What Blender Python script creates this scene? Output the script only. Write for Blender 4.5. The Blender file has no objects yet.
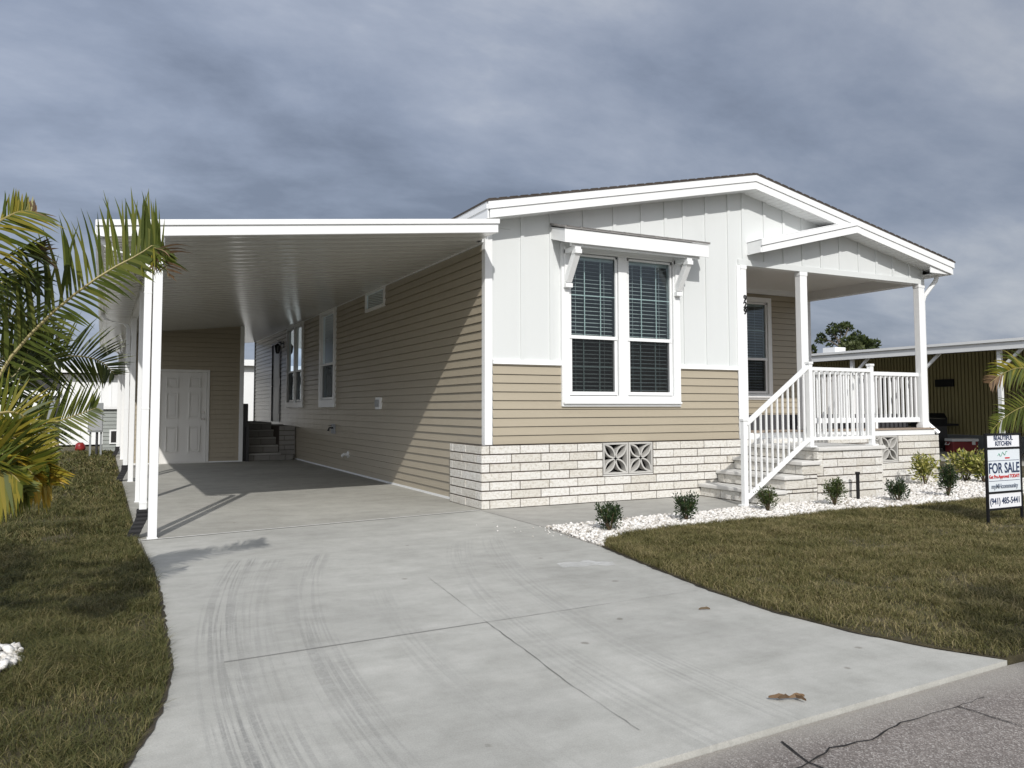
import bpy, bmesh, math, random
import numpy as np
from mathutils import Vector, Matrix
random.seed(7); RNG = np.random.default_rng(11)
SC = bpy.context.scene; COL = SC.collection; PI = math.pi
V = Vector

# ------------------------------------------------------------------ mesh helpers
class MB:
    def __init__(s, M=None): s.v=[]; s.f=[]; s.mi=[]; s.M=M; s.cur=0
    def add(s, vs, fs):
        b=len(s.v)
        for p in vs:
            p=V(p); s.v.append(s.M@p if s.M else p)
        for f in fs: s.f.append([b+i for i in f]); s.mi.append(s.cur)
        return s
    def box(s,x0,x1,y0,y1,z0,z1):
        return s.add([(x0,y0,z0),(x1,y0,z0),(x1,y1,z0),(x0,y1,z0),(x0,y0,z1),(x1,y0,z1),(x1,y1,z1),(x0,y1,z1)],
            [(0,3,2,1),(4,5,6,7),(0,1,5,4),(1,2,6,5),(2,3,7,6),(3,0,4,7)])
    def prism(s, pts, d):            # closed polygon (3-D points) extruded by vector d
        n=len(pts); d=V(d); a=[V(p) for p in pts]; b=[p+d for p in a]
        return s.add(a+b, [list(range(n))[::-1], list(range(n,2*n))]+[(i,(i+1)%n,n+(i+1)%n,n+i) for i in range(n)])
    def beam(s, p, q, w, h, up=(0,0,1)):
        p=V(p);q=V(q);t=(q-p).normalized();u=V(up)
        if abs(t.dot(u))>.98:u=V((0,1,0))
        a=t.cross(u).normalized()*w/2; b=a.cross(t).normalized()*h/2
        vs=[p-a-b,p+a-b,p+a+b,p-a+b,q-a-b,q+a-b,q+a+b,q-a+b]
        return s.add(vs,[(0,3,2,1),(4,5,6,7),(0,1,5,4),(1,2,6,5),(2,3,7,6),(3,0,4,7)])
    def tube(s, pts, rad, n=8, cap=True):
        pts=[V(p) for p in pts]; k=len(pts)
        rr=rad if isinstance(rad,(list,tuple)) else [rad]*k
        vs=[];prev=None
        for i,p in enumerate(pts):
            t=(pts[min(i+1,k-1)]-pts[max(i-1,0)]).normalized()
            if prev is None:
                u=V((0,0,1)) if abs(t.z)<.9 else V((1,0,0)); a=t.cross(u).normalized()
            else: a=(prev-t*prev.dot(t)).normalized()
            prev=a;b=t.cross(a)
            for j in range(n):
                an=2*PI*j/n; vs.append(p+(a*math.cos(an)+b*math.sin(an))*rr[i])
        fs=[]
        for i in range(k-1):
            for j in range(n): fs.append((i*n+j,i*n+(j+1)%n,(i+1)*n+(j+1)%n,(i+1)*n+j))
        if cap: fs.append(list(range(n))[::-1]); fs.append([(k-1)*n+j for j in range(n)])
        return s.add(vs,fs)
    def cyl(s,c,r,h,ax='z',n=20):
        c=V(c); d={'x':V((1,0,0)),'y':V((0,1,0)),'z':V((0,0,1))}[ax]
        return s.tube([c,c+d*h],r,n)
    def build(s,name,mat,parent=None,recalc=True,smooth=False,bevel=0):
        me=bpy.data.meshes.new(name); me.from_pydata([tuple(p) for p in s.v],[],s.f)
        mats=mat if isinstance(mat,(list,tuple)) else [mat]
        for m in mats: me.materials.append(m)
        if len(mats)>1:
            me.polygons.foreach_set('material_index',s.mi)
        if recalc:
            bm=bmesh.new();bm.from_mesh(me);bmesh.ops.recalc_face_normals(bm,faces=bm.faces)
            if bevel: bmesh.ops.bevel(bm,geom=[e for e in bm.edges if len(e.link_faces)==2 and e.calc_face_angle(0)>.5],offset=bevel,segments=2,affect='EDGES',profile=.6,clamp_overlap=True)
            bm.to_mesh(me);bm.free()
        if smooth: me.polygons.foreach_set('use_smooth',[True]*len(me.polygons))
        o=bpy.data.objects.new(name,me); COL.objects.link(o)
        if parent:
            o.parent=parent
        return o
def npmesh(name, verts, faces, mat, mi=None, parent=None):   # verts (N,3), faces (M,k)
    me=bpy.data.meshes.new(name); k=faces.shape[1]
    me.vertices.add(len(verts)); me.vertices.foreach_set('co',verts.astype(np.float32).ravel())
    me.loops.add(faces.size); me.loops.foreach_set('vertex_index',faces.astype(np.int32).ravel())
    me.polygons.add(len(faces)); me.polygons.foreach_set('loop_start',np.arange(0,faces.size,k,dtype=np.int32))
    me.polygons.foreach_set('loop_total',np.full(len(faces),k,dtype=np.int32))
    mats=mat if isinstance(mat,(list,tuple)) else [mat]
    for m in mats: me.materials.append(m)
    if mi is not None: me.polygons.foreach_set('material_index',mi.astype(np.int32))
    me.update(calc_edges=True); me.validate()
    o=bpy.data.objects.new(name,me); COL.objects.link(o)
    if parent: o.parent=parent
    return o
def thing(name,label,cat,loc=(0,0,0),group=None):
    o=bpy.data.objects.new(name,None); COL.objects.link(o); o.location=loc; o.empty_display_size=.2
    tag(o,label,cat,group); return o
def tag(o,label,cat,group=None):
    o['label']=label;o['category']=cat
    if group:o['group']=group
    return o
def struct(o): o['kind']='structure'; return o
def at(o,parent):  # keep world position under a parent that has an offset
    o.parent=parent; o.matrix_parent_inverse=Matrix.Translation(-parent.location); return o

# ------------------------------------------------------------------ camera model used to read positions off the photograph
CAM=V((-4.1418,-8.8026,1.2)); FPX=799.4514; CY=362.2027
yaw,pitch,roll=.4728,.0578,-.0017
Fw=V((math.sin(yaw)*math.cos(pitch),math.cos(yaw)*math.cos(pitch),math.sin(pitch)))
Rt=V((math.cos(yaw),-math.sin(yaw),0)); Up=Rt.cross(Fw)
Rt,Up=Rt*math.cos(roll)+Up*math.sin(roll), -Rt*math.sin(roll)+Up*math.cos(roll)
def W(px,py,d): return CAM+(Fw+Rt*((px-512)/FPX)-Up*((py-CY)/FPX))*d
def OY(y,px,py):
    d=Fw+Rt*((px-512)/FPX)-Up*((py-CY)/FPX); return CAM+d*((y-CAM.y)/d.y)
def OX(x,px,py):
    d=Fw+Rt*((px-512)/FPX)-Up*((py-CY)/FPX); return CAM+d*((x-CAM.x)/d.x)
def OZ(z,px,py):
    d=Fw+Rt*((px-512)/FPX)-Up*((py-CY)/FPX); return CAM+d*((z-CAM.z)/d.z)
cd=bpy.data.cameras.new('camera'); cam=bpy.data.objects.new('camera',cd); COL.objects.link(cam); SC.camera=cam
cam.matrix_world=Matrix(((Rt.x,Up.x,-Fw.x,CAM.x),(Rt.y,Up.y,-Fw.y,CAM.y),(Rt.z,Up.z,-Fw.z,CAM.z),(0,0,0,1)))
cd.sensor_width=36; cd.lens=FPX/1024*36; cd.shift_y=-(384-CY)/1024; cd.clip_end=3000; cd.clip_start=.05

# ------------------------------------------------------------------ materials
def mat(name): 
    m=bpy.data.materials.new(name); m.use_nodes=True
    nt=m.node_tree; b=nt.nodes['Principled BSDF']; return m,nt,b
def N(nt,t,**kw):
    n=nt.nodes.new(t)
    for k,v in kw.items():
        if k.startswith('_'): setattr(n,k[1:],v)
        else: n.inputs[k].default_value=v
    return n
def L(nt,a,b): nt.links.new(a,b)
def ramp(nt,fac,stops,interp='LINEAR'):
    r=nt.nodes.new('ShaderNodeValToRGB'); r.color_ramp.interpolation=interp; e=r.color_ramp.elements
    while len(e)<len(stops): e.new(.5)
    for i,(p,c) in enumerate(stops): e[i].position=p; e[i].color=(*c,1) if len(c)==3 else c
    L(nt,fac,r.inputs[0]); return r
def noise(nt,scale,detail=4,rough=.6,vec=None,dist=0):
    n=N(nt,'ShaderNodeTexNoise',Scale=scale,Detail=detail,Roughness=rough,Distortion=dist)
    if vec is None: vec=objco(nt)
    L(nt,vec,n.inputs['Vector']); return n.outputs['Fac']
def objco(nt,scale=None):
    t=nt.nodes.get('TC') or nt.nodes.new('ShaderNodeTexCoord'); t.name='TC'
    if scale is None: return t.outputs['Object']
    m=nt.nodes.new('ShaderNodeMapping'); m.inputs['Scale'].default_value=scale; L(nt,t.outputs['Object'],m.inputs[0]); return m.outputs[0]
def math_(nt,op,a,b=None,c=None,clamp=False):
    n=nt.nodes.new('ShaderNodeMath'); n.operation=op; n.use_clamp=clamp
    for i,x in enumerate((a,b,c)):
        if x is None: continue
        if hasattr(x,'links'): L(nt,x,n.inputs[i])
        else: n.inputs[i].default_value=x
    return n.outputs[0]
def mix(nt,fac,a,b,mode='MIX'):
    n=nt.nodes.new('ShaderNodeMix'); n.data_type='RGBA'; n.blend_type=mode
    for s,x in ((n.inputs[0],fac),(n.inputs[6],a),(n.inputs[7],b)):
        if hasattr(x,'links'): L(nt,x,s)
        elif isinstance(x,(int,float)): s.default_value=x
        else: s.default_value=(*x,1)
    return n.outputs[2]
def bump(nt,b,h,strength=.3,dist=.01):
    n=N(nt,'ShaderNodeBump',Strength=strength,Distance=dist); L(nt,h,n.inputs['Height']); L(nt,n.outputs[0],b.inputs['Normal'])
def paint(name,col,rough=.45,var=.06,bscale=60,bs=.08,spec=.5,stretch=None,dirt=.0):
    m,nt,b=mat(name)
    n1=noise(nt,1.7,5,.65,objco(nt,stretch) if stretch else None)
    c=[max(0,x*(1-var)) for x in col]; d=[min(1,x*(1+var)) for x in col]
    r=ramp(nt,n1,[(.3,c),(.7,d)]); out=r.outputs[0]
    if dirt:
        n2=noise(nt,9,8,.75); rr=ramp(nt,n2,[(.5,(0,0,0)),(.75,(1,1,1))])
        out=mix(nt,math_(nt,'MULTIPLY',rr.outputs[0],dirt),out,[x*.55 for x in col])
    L(nt,out,b.inputs['Base Color']); b.inputs['Roughness'].default_value=rough; b.inputs['Specular IOR Level'].default_value=spec
    if bs: bump(nt,b,noise(nt,bscale,4,.6),bs,.004)
    return m
M={}
M['white']=paint('white_paint',(.79,.80,.80),.4,.025,40,.05,dirt=.05)
M['trim']=paint('white_trim',(.80,.81,.81),.38,.02,30,.04,dirt=.04)
M['panel']=paint('pale_grey_board',(.63,.65,.645),.5,.02,35,.1,stretch=(1,1,.15),dirt=.03)
M['siding']=paint('tan_lap_siding',(.365,.321,.243),.36,.035,50,.08,stretch=(.3,.3,6))
def wavy(m):
    nt=m.node_tree; b=nt.nodes['Principled BSDF']; old=b.inputs['Normal'].links[0].from_node
    n=N(nt,'ShaderNodeBump',Strength=.35,Distance=.03); L(nt,noise(nt,2.2,3,.5,objco(nt,(1,1,.5))),n.inputs['Height']); L(nt,old.outputs[0],n.inputs['Normal']); L(nt,n.outputs[0],b.inputs['Normal'])
wavy(M['siding']); M['siding_side']=M['siding']
M['siding_shed']=M['siding']
M['alu']=paint('white_aluminium',(.78,.79,.79),.3,.02,25,.03,dirt=.04)
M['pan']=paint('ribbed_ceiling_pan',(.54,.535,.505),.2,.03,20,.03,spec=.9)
M['black']=paint('black_plastic',(.010,.010,.011),.6,.1,80,.1,spec=.25)
M['dark']=paint('dark_grey_metal',(.03,.03,.032),.45,.1)
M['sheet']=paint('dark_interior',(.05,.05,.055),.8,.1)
M['door']=paint('white_door_paint',(.72,.71,.68),.42,.015,60,.04)
M['steel']=paint('brushed_steel',(.35,.34,.32),.3,.05); M['steel'].node_tree.nodes['Principled BSDF'].inputs['Metallic'].default_value=.9
M['greydoor']=paint('grey_door_paint',(.13,.135,.14),.45,.03)
M['deck']=paint('composite_deck',(.30,.24,.19),.6,.1,40,.2,stretch=(1,12,1))
M['red']=paint('red_plastic',(.22,.012,.012),.4,.05)
M['greyplastic']=paint('grey_plastic',(.3,.31,.32),.5,.05)
M['cabinet']=paint('grey_utility_cabinet',(.22,.235,.24),.5,.05,dirt=.1)
M['green_siding']=paint('grey_green_siding',(.25,.27,.255),.55,.05)
M['olive']=paint('olive_yellow_siding',(.31,.27,.13),.55,.05,stretch=(1,1,.2))
M['shingle']=paint('dark_brown_shingle',(.055,.045,.038),.85,.35,60,.6)
M['bronze']=paint('grey_metal_roofing',(.26,.25,.24),.4,.1)
M['trunk']=paint('palm_trunk',(.17,.14,.10),.85,.25,30,.6,stretch=(1,1,6))
M['bark']=paint('grey_bark',(.14,.12,.095),.9,.25,12,.6)
M['muntin']=paint('inner_glazing_bar',(.72,.76,.74),.4,.02)
M['blind']=paint('white_blind_slat',(.82,.83,.82),.5,.02)
M['yellowbag']=paint('tan_bag',(.45,.38,.22),.7,.15)
M['bluebag']=paint('pale_blue_bag',(.45,.5,.62),.6,.2)
M['soil']=paint('dark_soil',(.04,.032,.022),.95,.4,40,.8)
M['caulk']=paint('pale_grey_sealant',(.78,.78,.76),.6,.15)
M['joint']=paint('dark_joint',(.20,.195,.18),.9,.3)
M['crack']=paint('crack_gap',(.012,.011,.010),.95,.3)
M['caststone']=paint('cast_concrete_white',(.46,.45,.425),.75,.1,60,.35,dirt=.15)
M['tread']=paint('concrete_tread',(.60,.59,.565),.8,.08,70,.3,dirt=.15)
M['lens']=paint('smoky_lens',(.03,.03,.03),.15,.1)
M['ink']=paint('navy_ink',(.018,.035,.09),.6,.05,bs=0)
M['redink']=paint('red_ink',(.5,.03,.03),.6,.05,bs=0)
M['greenink']=paint('green_ink',(.12,.3,.22),.6,.05,bs=0)
M['greyink']=paint('grey_ink',(.16,.19,.24),.6,.05,bs=0)
M['signface']=paint('white_sign_face',(.76,.77,.80),.5,.02)
M['signface2']=paint('pale_sign_face',(.66,.71,.75),.5,.02)
# slump block skirting
def slump():
    m,nt,b=mat('cream_slump_block')
    info=nt.nodes.new('ShaderNodeNewGeometry')
    r=ramp(nt,info.outputs['Random Per Island'],[(0,(.60,.575,.52)),(.25,(.67,.65,.60)),(.7,(.71,.695,.655)),(1,(.73,.72,.69))])
    n=noise(nt,30,8,.75); n2=noise(nt,90,6,.8)
    sp=ramp(nt,n,[(.38,(.72,.68,.62)),(.52,(1,1,1))])
    c=mix(nt,.8,r.outputs[0],sp.outputs[0],'MULTIPLY'); L(nt,c,b.inputs['Base Color']); b.inputs['Roughness'].default_value=.85
    h=math_(nt,'ADD',noise(nt,22,6,.7,objco(nt,(1,1,2.2))),math_(nt,'MULTIPLY',n2,.35)); bump(nt,b,h,.75,.022); return m
M['block']=slump()
M['block_grey']=paint('grey_block',(.27,.26,.24),.9,.15,25,.6)  # side steps: block and tread in darker grey than the front steps
M['tread_grey']=paint('grey_tread',(.36,.35,.33),.85,.1,40,.3)
M['mortar']=paint('brown_grey_mortar',(.085,.068,.055),.95,.2,60,.5)
# concrete with tyre marks
def concrete(name,base,tyre=False):
    m,nt,b=mat(name)
    a=noise(nt,.55,6,.6); c=noise(nt,4,9,.75); d=noise(nt,70,4,.7); st=noise(nt,2.2,6,.7,objco(nt,(.35,2.5,1)))
    r=ramp(nt,a,[(.32,[x*.80 for x in base]),(.70,[x*1.10 for x in base])])
    r2=ramp(nt,c,[(.3,(.80,.80,.79)),(.6,(1,1,1))]); r3=ramp(nt,st,[(.3,(.88,.885,.88)),(.62,(1.0,1,1))]); 
    sp=ramp(nt,noise(nt,14,10,.85),[(.63,(1,1,1)),(.70,(.62,.60,.56))])
    o=mix(nt,1,r.outputs[0],r2.outputs[0],'MULTIPLY'); o=mix(nt,1,o,r3.outputs[0],'MULTIPLY'); o=mix(nt,.7,o,sp.outputs[0],'MULTIPLY')
    gr=ramp(nt,noise(nt,160,3,.8),[(.35,(.86,.86,.85)),(.6,(1.04,1.04,1.03))]); o=mix(nt,1,o,gr.outputs[0],'MULTIPLY')
    vs=N(nt,'ShaderNodeTexVoronoi',Scale=2.1,Randomness=1.); L(nt,objco(nt),vs.inputs['Vector'])
    wob=math_(nt,'ADD',vs.outputs['Distance'],math_(nt,'MULTIPLY',noise(nt,25,5,.7),.09))
    spots=ramp(nt,wob,[(.075,(.55,.53,.50)),(.10,(1,1,1))]); o=mix(nt,.8,o,spots.outputs[0],'MULTIPLY')
    if tyre:
        sx=nt.nodes.new('ShaderNodeSeparateXYZ'); L(nt,objco(nt),sx.inputs[0]); X,Y=sx.outputs[0],sx.outputs[1]
        tot=None
        for (x0,k,w,amp,ph,y1) in ((-3.66,.036,.13,1.,0,-2.0),(-3.50,.04,.12,.45,2.,-2.1),(-3.22,.045,.13,.6,5.,-2.05),(-2.15,.06,.13,.4,9.,-1.95),(-1.75,.055,.13,.45,3.,-1.9),(-2.75,.05,.1,.3,7.,-3.5)):
            yy=math_(nt,'ADD',Y,6.); pa=math_(nt,'MULTIPLY',math_(nt,'MULTIPLY',yy,yy),k)
            u=math_(nt,'SUBTRACT',math_(nt,'SUBTRACT',X,x0),pa)
            cb=nt.nodes.new('ShaderNodeCombineXYZ'); L(nt,math_(nt,'MULTIPLY',u,44),cb.inputs[0]); L(nt,math_(nt,'MULTIPLY',Y,.7),cb.inputs[1]); cb.inputs[2].default_value=ph
            s=ramp(nt,noise(nt,1,3,.5,cb.outputs[0]),[(.45,(0,0,0)),(.56,(1,1,1))]).outputs[0]
            band=math_(nt,'SUBTRACT',1,math_(nt,'DIVIDE',math_(nt,'ABSOLUTE',u),w),None,True)
            band=math_(nt,'MULTIPLY',math_(nt,'POWER',band,.4),math_(nt,'MULTIPLY',math_(nt,'SUBTRACT',y1,Y),6,None,True),None,True)
            t=math_(nt,'MULTIPLY',math_(nt,'MULTIPLY',s,band),amp)
            tot=t if tot is None else math_(nt,'MAXIMUM',tot,t)
        tot=math_(nt,'MULTIPLY',tot,ramp(nt,noise(nt,1.1,4,.6),[(.35,(.25,.25,.25)),(.65,(1,1,1))]).outputs[0])
        tot=math_(nt,'MULTIPLY',tot,ramp(nt,noise(nt,38,5,.8),[(.30,(.15,.15,.15)),(.55,(1,1,1))]).outputs[0])
        o=mix(nt,math_(nt,'MULTIPLY',tot,.74),o,(.15,.15,.148))
    L(nt,o,b.inputs['Base Color']); b.inputs['Roughness'].default_value=.85; b.inputs['Specular IOR Level'].default_value=.3
    bump(nt,b,math_(nt,'ADD',d,math_(nt,'MULTIPLY',st,.8)),.22,.006); return m
M['drive']=concrete('driveway_concrete',(.475,.470,.442),True)
M['slab']=concrete('slab_concrete',(.43,.42,.385))
M['walk']=concrete('walk_concrete',(.40,.39,.365))
def asphalt():
    m,nt,b=mat('worn_asphalt')
    v=N(nt,'ShaderNodeTexVoronoi',Scale=170.); L(nt,objco(nt),v.inputs['Vector'])
    wn=ramp(nt,v.outputs['Color'],[(.1,(.14,.125,.115)),(.6,(.24,.215,.20)),(.93,(.46,.44,.42))])
    g=ramp(nt,noise(nt,1.2,6,.65),[(.3,(.72,.70,.69)),(.7,(1.05,1.03,1.0))])
    sx=nt.nodes.new('ShaderNodeSeparateXYZ'); L(nt,objco(nt),sx.inputs[0])
    e=math_(nt,'ADD',sx.outputs[1],math_(nt,'MULTIPLY',noise(nt,4,6,.7),.16))
    ed=ramp(nt,math_(nt,'MULTIPLY',math_(nt,'ADD',e,6.61),6,None,True),[(0,(0,0,0)),(1,(1,1,1))]).outputs[0]
    o=mix(nt,1,wn.outputs[0],g.outputs[0],'MULTIPLY'); o=mix(nt,math_(nt,'MULTIPLY',ed,.7),o,(.34,.32,.285))
    L(nt,o,b.inputs['Base Color']); b.inputs['Roughness'].default_value=.9
    bump(nt,b,v.outputs['Distance'],.6,.006); return m
M['asphalt']=asphalt()
def ground():
    m,nt,b=mat('lawn_soil')
    r=ramp(nt,noise(nt,5,8,.75),[(.3,(.040,.034,.016)),(.5,(.085,.072,.034)),(.72,(.15,.12,.065))])
    L(nt,r.outputs[0],b.inputs['Base Color']); b.inputs['Roughness'].default_value=.95; bump(nt,b,noise(nt,40,6,.8),.8,.03); return m
M['ground']=ground()
def leafy(name,stops,scale,rough=.5,trans=.25,white=0.0):
    m,nt,b=mat(name)
    g=nt.nodes.new('ShaderNodeNewGeometry'); n=noise(nt,scale,3,.6)
    f=math_(nt,'ADD',math_(nt,'MULTIPLY',g.outputs['Random Per Island'],.5),math_(nt,'MULTIPLY',n,.5))
    r=ramp(nt,f,stops); L(nt,r.outputs[0],b.inputs['Base Color']); b.inputs['Roughness'].default_value=rough
    b.inputs['Specular IOR Level'].default_value=.35
    if trans:
        t=nt.nodes.new('ShaderNodeBsdfTranslucent'); L(nt,r.outputs[0],t.inputs[0]); ms=nt.nodes.new('ShaderNodeMixShader'); ms.inputs[0].default_value=trans
        L(nt,b.outputs[0],ms.inputs[1]);L(nt,t.outputs[0],ms.inputs[2]); L(nt,ms.outputs[0],nt.nodes['Material Output'].inputs[0])
    return m
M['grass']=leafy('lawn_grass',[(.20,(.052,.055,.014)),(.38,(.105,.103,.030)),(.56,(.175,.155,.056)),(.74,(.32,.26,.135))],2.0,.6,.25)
M['frond']=leafy('palm_leaflet_green',[(.25,(.055,.075,.014)),(.5,(.10,.13,.024)),(.75,(.18,.19,.04))],2.5,.42,.4)
M['frond_dark']=leafy('palm_leaflet_deep_green',[(.25,(.026,.040,.009)),(.5,(.048,.066,.013)),(.75,(.085,.10,.022))],2.5,.38,.25)
M['frond_yellow']=leafy('palm_leaflet_yellow',[(.25,(.18,.17,.02)),(.5,(.34,.27,.03)),(.75,(.45,.28,.03))],4,.4,.35)
M['frond_mixed']=leafy('palm_leaflet_yellowing',[(.25,(.06,.085,.012)),(.5,(.12,.14,.02)),(.75,(.28,.23,.03))],4,.4,.35)
M['frond_dead']=leafy('dry_palm_leaflet',[(.25,(.07,.045,.025)),(.5,(.14,.085,.045)),(.75,(.24,.16,.09))],6,.7,.2)
M['rachis']=paint('palm_rachis',(.30,.25,.10),.45,.2)
M['shrub']=leafy('shrub_leaf',[(.25,(.012,.024,.008)),(.5,(.024,.045,.014)),(.75,(.05,.08,.025))],8,.35,.15)
M['shrub_light']=leafy('shrub_new_leaf',[(.25,(.03,.05,.012)),(.5,(.055,.08,.02)),(.75,(.09,.11,.03))],8,.35,.2)
M['varieg']=leafy('variegated_leaf',[(.2,(.06,.09,.015)),(.42,(.16,.18,.03)),(.6,(.42,.40,.10)),(.8,(.60,.56,.30))],6,.4,.25)
M['tree']=leafy('tree_leaf',[(.25,(.020,.032,.010)),(.5,(.042,.062,.018)),(.75,(.08,.10,.03))],.8,.5,.2)
M['tree2']=leafy('pale_tree_leaf',[(.25,(.05,.065,.022)),(.5,(.09,.11,.04)),(.75,(.13,.15,.06))],.8,.5,.2)
M['stem']=paint('shrub_stem',(.10,.07,.04),.8,.2)
M['grass2']=leafy('greener_lawn_grass',[(.20,(.040,.048,.012)),(.40,(.078,.084,.023)),(.60,(.13,.122,.042)),(.78,(.27,.22,.105))],2.0,.6,.25)  # greener, slightly darker turf colour for the left lawn
def rockm():
    m,nt,b=mat('white_gravel')
    g=nt.nodes.new('ShaderNodeNewGeometry'); r=ramp(nt,g.outputs['Random Per Island'],[(0,(.36,.33,.28)),(.18,(.60,.575,.54)),(.5,(.72,.70,.67)),(1,(.84,.83,.81))])
    n=ramp(nt,noise(nt,60,5,.7),[(.35,(.82,.8,.77)),(.6,(1,1,1))]); o=mix(nt,1,r.outputs[0],n.outputs[0],'MULTIPLY'); L(nt,o,b.inputs['Base Color']); b.inputs['Roughness'].default_value=.8; return m
M['rock']=rockm()
M['rockbase']=paint('gravel_bed_base',(.36,.34,.31),.95,.3,90,1.0)
def glass(name,tint,refl,rough=0.0):
    m,nt,b=mat(name); nt.nodes.remove(b)
    tr=nt.nodes.new('ShaderNodeBsdfTransparent'); tr.inputs[0].default_value=(*tint,1)
    gl=nt.nodes.new('ShaderNodeBsdfGlossy'); gl.inputs['Roughness'].default_value=rough; gl.inputs[0].default_value=(.85,.95,1,1)
    fr=N(nt,'ShaderNodeFresnel',IOR=1.5); f=math_(nt,'ADD',math_(nt,'MULTIPLY',fr.outputs[0],1.6),refl,None,True)
    ms=nt.nodes.new('ShaderNodeMixShader'); L(nt,f,ms.inputs[0]);L(nt,tr.outputs[0],ms.inputs[1]);L(nt,gl.outputs[0],ms.inputs[2]); L(nt,ms.outputs[0],nt.nodes['Material Output'].inputs[0]); return m
M['glass']=glass('window_glass',(.74,.83,.83),.035)
M['glass_side']=glass('side_window_glass',(.3,.4,.45),.16)
def screen():
    m,nt,b=mat('insect_screen'); nt.nodes.remove(b)
    tr=nt.nodes.new('ShaderNodeBsdfTransparent'); tr.inputs[0].default_value=(.95,.95,.95,1); df=nt.nodes.new('ShaderNodeBsdfDiffuse'); df.inputs[0].default_value=(.02,.02,.02,1)
    ms=nt.nodes.new('ShaderNodeMixShader'); ms.inputs[0].default_value=.5; L(nt,tr.outputs[0],ms.inputs[1]);L(nt,df.outputs[0],ms.inputs[2]); L(nt,ms.outputs[0],nt.nodes['Material Output'].inputs[0]); return m
M['screen']=screen()
def plastic_film():
    m,nt,b=mat('clear_plastic_film'); b.inputs['Base Color'].default_value=(.8,.82,.85,1); b.inputs['Roughness'].default_value=.15
    tr=nt.nodes.new('ShaderNodeBsdfTransparent'); ms=nt.nodes.new('ShaderNodeMixShader'); ms.inputs[0].default_value=.16
    L(nt,tr.outputs[0],ms.inputs[1]);L(nt,b.outputs[0],ms.inputs[2]); L(nt,ms.outputs[0],nt.nodes['Material Output'].inputs[0]); return m
M['film']=plastic_film()

# ------------------------------------------------------------------ world and sun
SUNV=V((.5,1.32,-1)).normalized()     # direction the light travels
el=math.asin(-SUNV.z); az=math.atan2(-SUNV.x,-SUNV.y)
wd=bpy.data.worlds.new('World'); SC.world=wd; wd.use_nodes=True; nt=wd.node_tree
bg=nt.nodes['Background']; bg.inputs[1].default_value=.1
sky=nt.nodes.new('ShaderNodeTexSky'); sky.sky_type='NISHITA'; sky.sun_disc=False; sky.sun_elevation=el; sky.sun_rotation=az; sky.altitude=5; sky.air_density=1.2; sky.dust_density=2
tc=nt.nodes.new('ShaderNodeTexCoord'); nrm=nt.nodes.new('ShaderNodeVectorMath'); nrm.operation='NORMALIZE'; L(nt,tc.outputs['Generated'],nrm.inputs[0])
sp=nt.nodes.new('ShaderNodeSeparateXYZ'); L(nt,nrm.outputs[0],sp.inputs[0])
zz=math_(nt,'MAXIMUM',sp.outputs[2],0.0); dn=math_(nt,'ADD',zz,.30)
cb=nt.nodes.new('ShaderNodeCombineXYZ'); L(nt,math_(nt,'DIVIDE',sp.outputs[0],dn),cb.inputs[0]); L(nt,math_(nt,'DIVIDE',sp.outputs[1],dn),cb.inputs[1]); 
def wn(scale,det,rough,off,dist=.3,sc=(1,1,1)):
    mp=nt.nodes.new('ShaderNodeMapping'); mp.inputs['Location'].default_value=off; mp.inputs['Rotation'].default_value=(0,0,.4728); mp.inputs['Scale'].default_value=sc; L(nt,cb.outputs[0],mp.inputs[0])
    n=N(nt,'ShaderNodeTexNoise',Scale=scale,Detail=det,Roughness=rough,Distortion=dist); L(nt,mp.outputs[0],n.inputs['Vector']); return n.outputs['Fac']
big=wn(.95,3,.5,(3.1,1.7,0),.15,(.7,1.0,1)); med=wn(2.6,7,.58,(8,3,1),.2,(.7,1.1,1)); fine=wn(7,6,.6,(1,5,2),.2,(.8,1.1,1))
f=math_(nt,'ADD',math_(nt,'ADD',math_(nt,'MULTIPLY',big,.55),math_(nt,'MULTIPLY',med,.38)),math_(nt,'MULTIPLY',fine,.07))
cr=ramp(nt,f,[(.40,(.175,.207,.278)),(.47,(.255,.297,.388)),(.53,(.338,.380,.472)),(.62,(.53,.56,.62))])
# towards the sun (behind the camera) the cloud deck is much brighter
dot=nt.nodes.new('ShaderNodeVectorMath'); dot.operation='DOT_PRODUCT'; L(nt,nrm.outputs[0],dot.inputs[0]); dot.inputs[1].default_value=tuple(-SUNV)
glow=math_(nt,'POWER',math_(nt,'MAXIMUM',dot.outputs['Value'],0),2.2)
# the sky to the upper right is a touch darker than to the left
dd=nt.nodes.new('ShaderNodeVectorMath'); dd.operation='DOT_PRODUCT'; L(nt,nrm.outputs[0],dd.inputs[0]); dd.inputs[1].default_value=tuple(Rt)
side=math_(nt,'SUBTRACT',1.0,math_(nt,'MULTIPLY',dd.outputs['Value'],.28))
k=math_(nt,'MULTIPLY',side,10.9)   # cloud radiance in the sky texture's own units
vm=nt.nodes.new('ShaderNodeVectorMath'); vm.operation='SCALE'; L(nt,cr.outputs[0],vm.inputs[0]); L(nt,k,vm.inputs['Scale'])
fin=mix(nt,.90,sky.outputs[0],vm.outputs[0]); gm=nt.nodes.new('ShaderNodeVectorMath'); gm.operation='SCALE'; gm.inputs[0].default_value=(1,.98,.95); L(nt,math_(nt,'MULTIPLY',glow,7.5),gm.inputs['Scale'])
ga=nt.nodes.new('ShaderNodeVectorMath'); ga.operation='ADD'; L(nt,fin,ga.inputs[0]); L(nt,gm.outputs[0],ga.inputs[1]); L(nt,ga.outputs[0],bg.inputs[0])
sd=bpy.data.lights.new('sun','SUN'); sd.energy=3.5; sd.angle=math.radians(.6); sd.color=(1,.97,.925)
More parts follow.
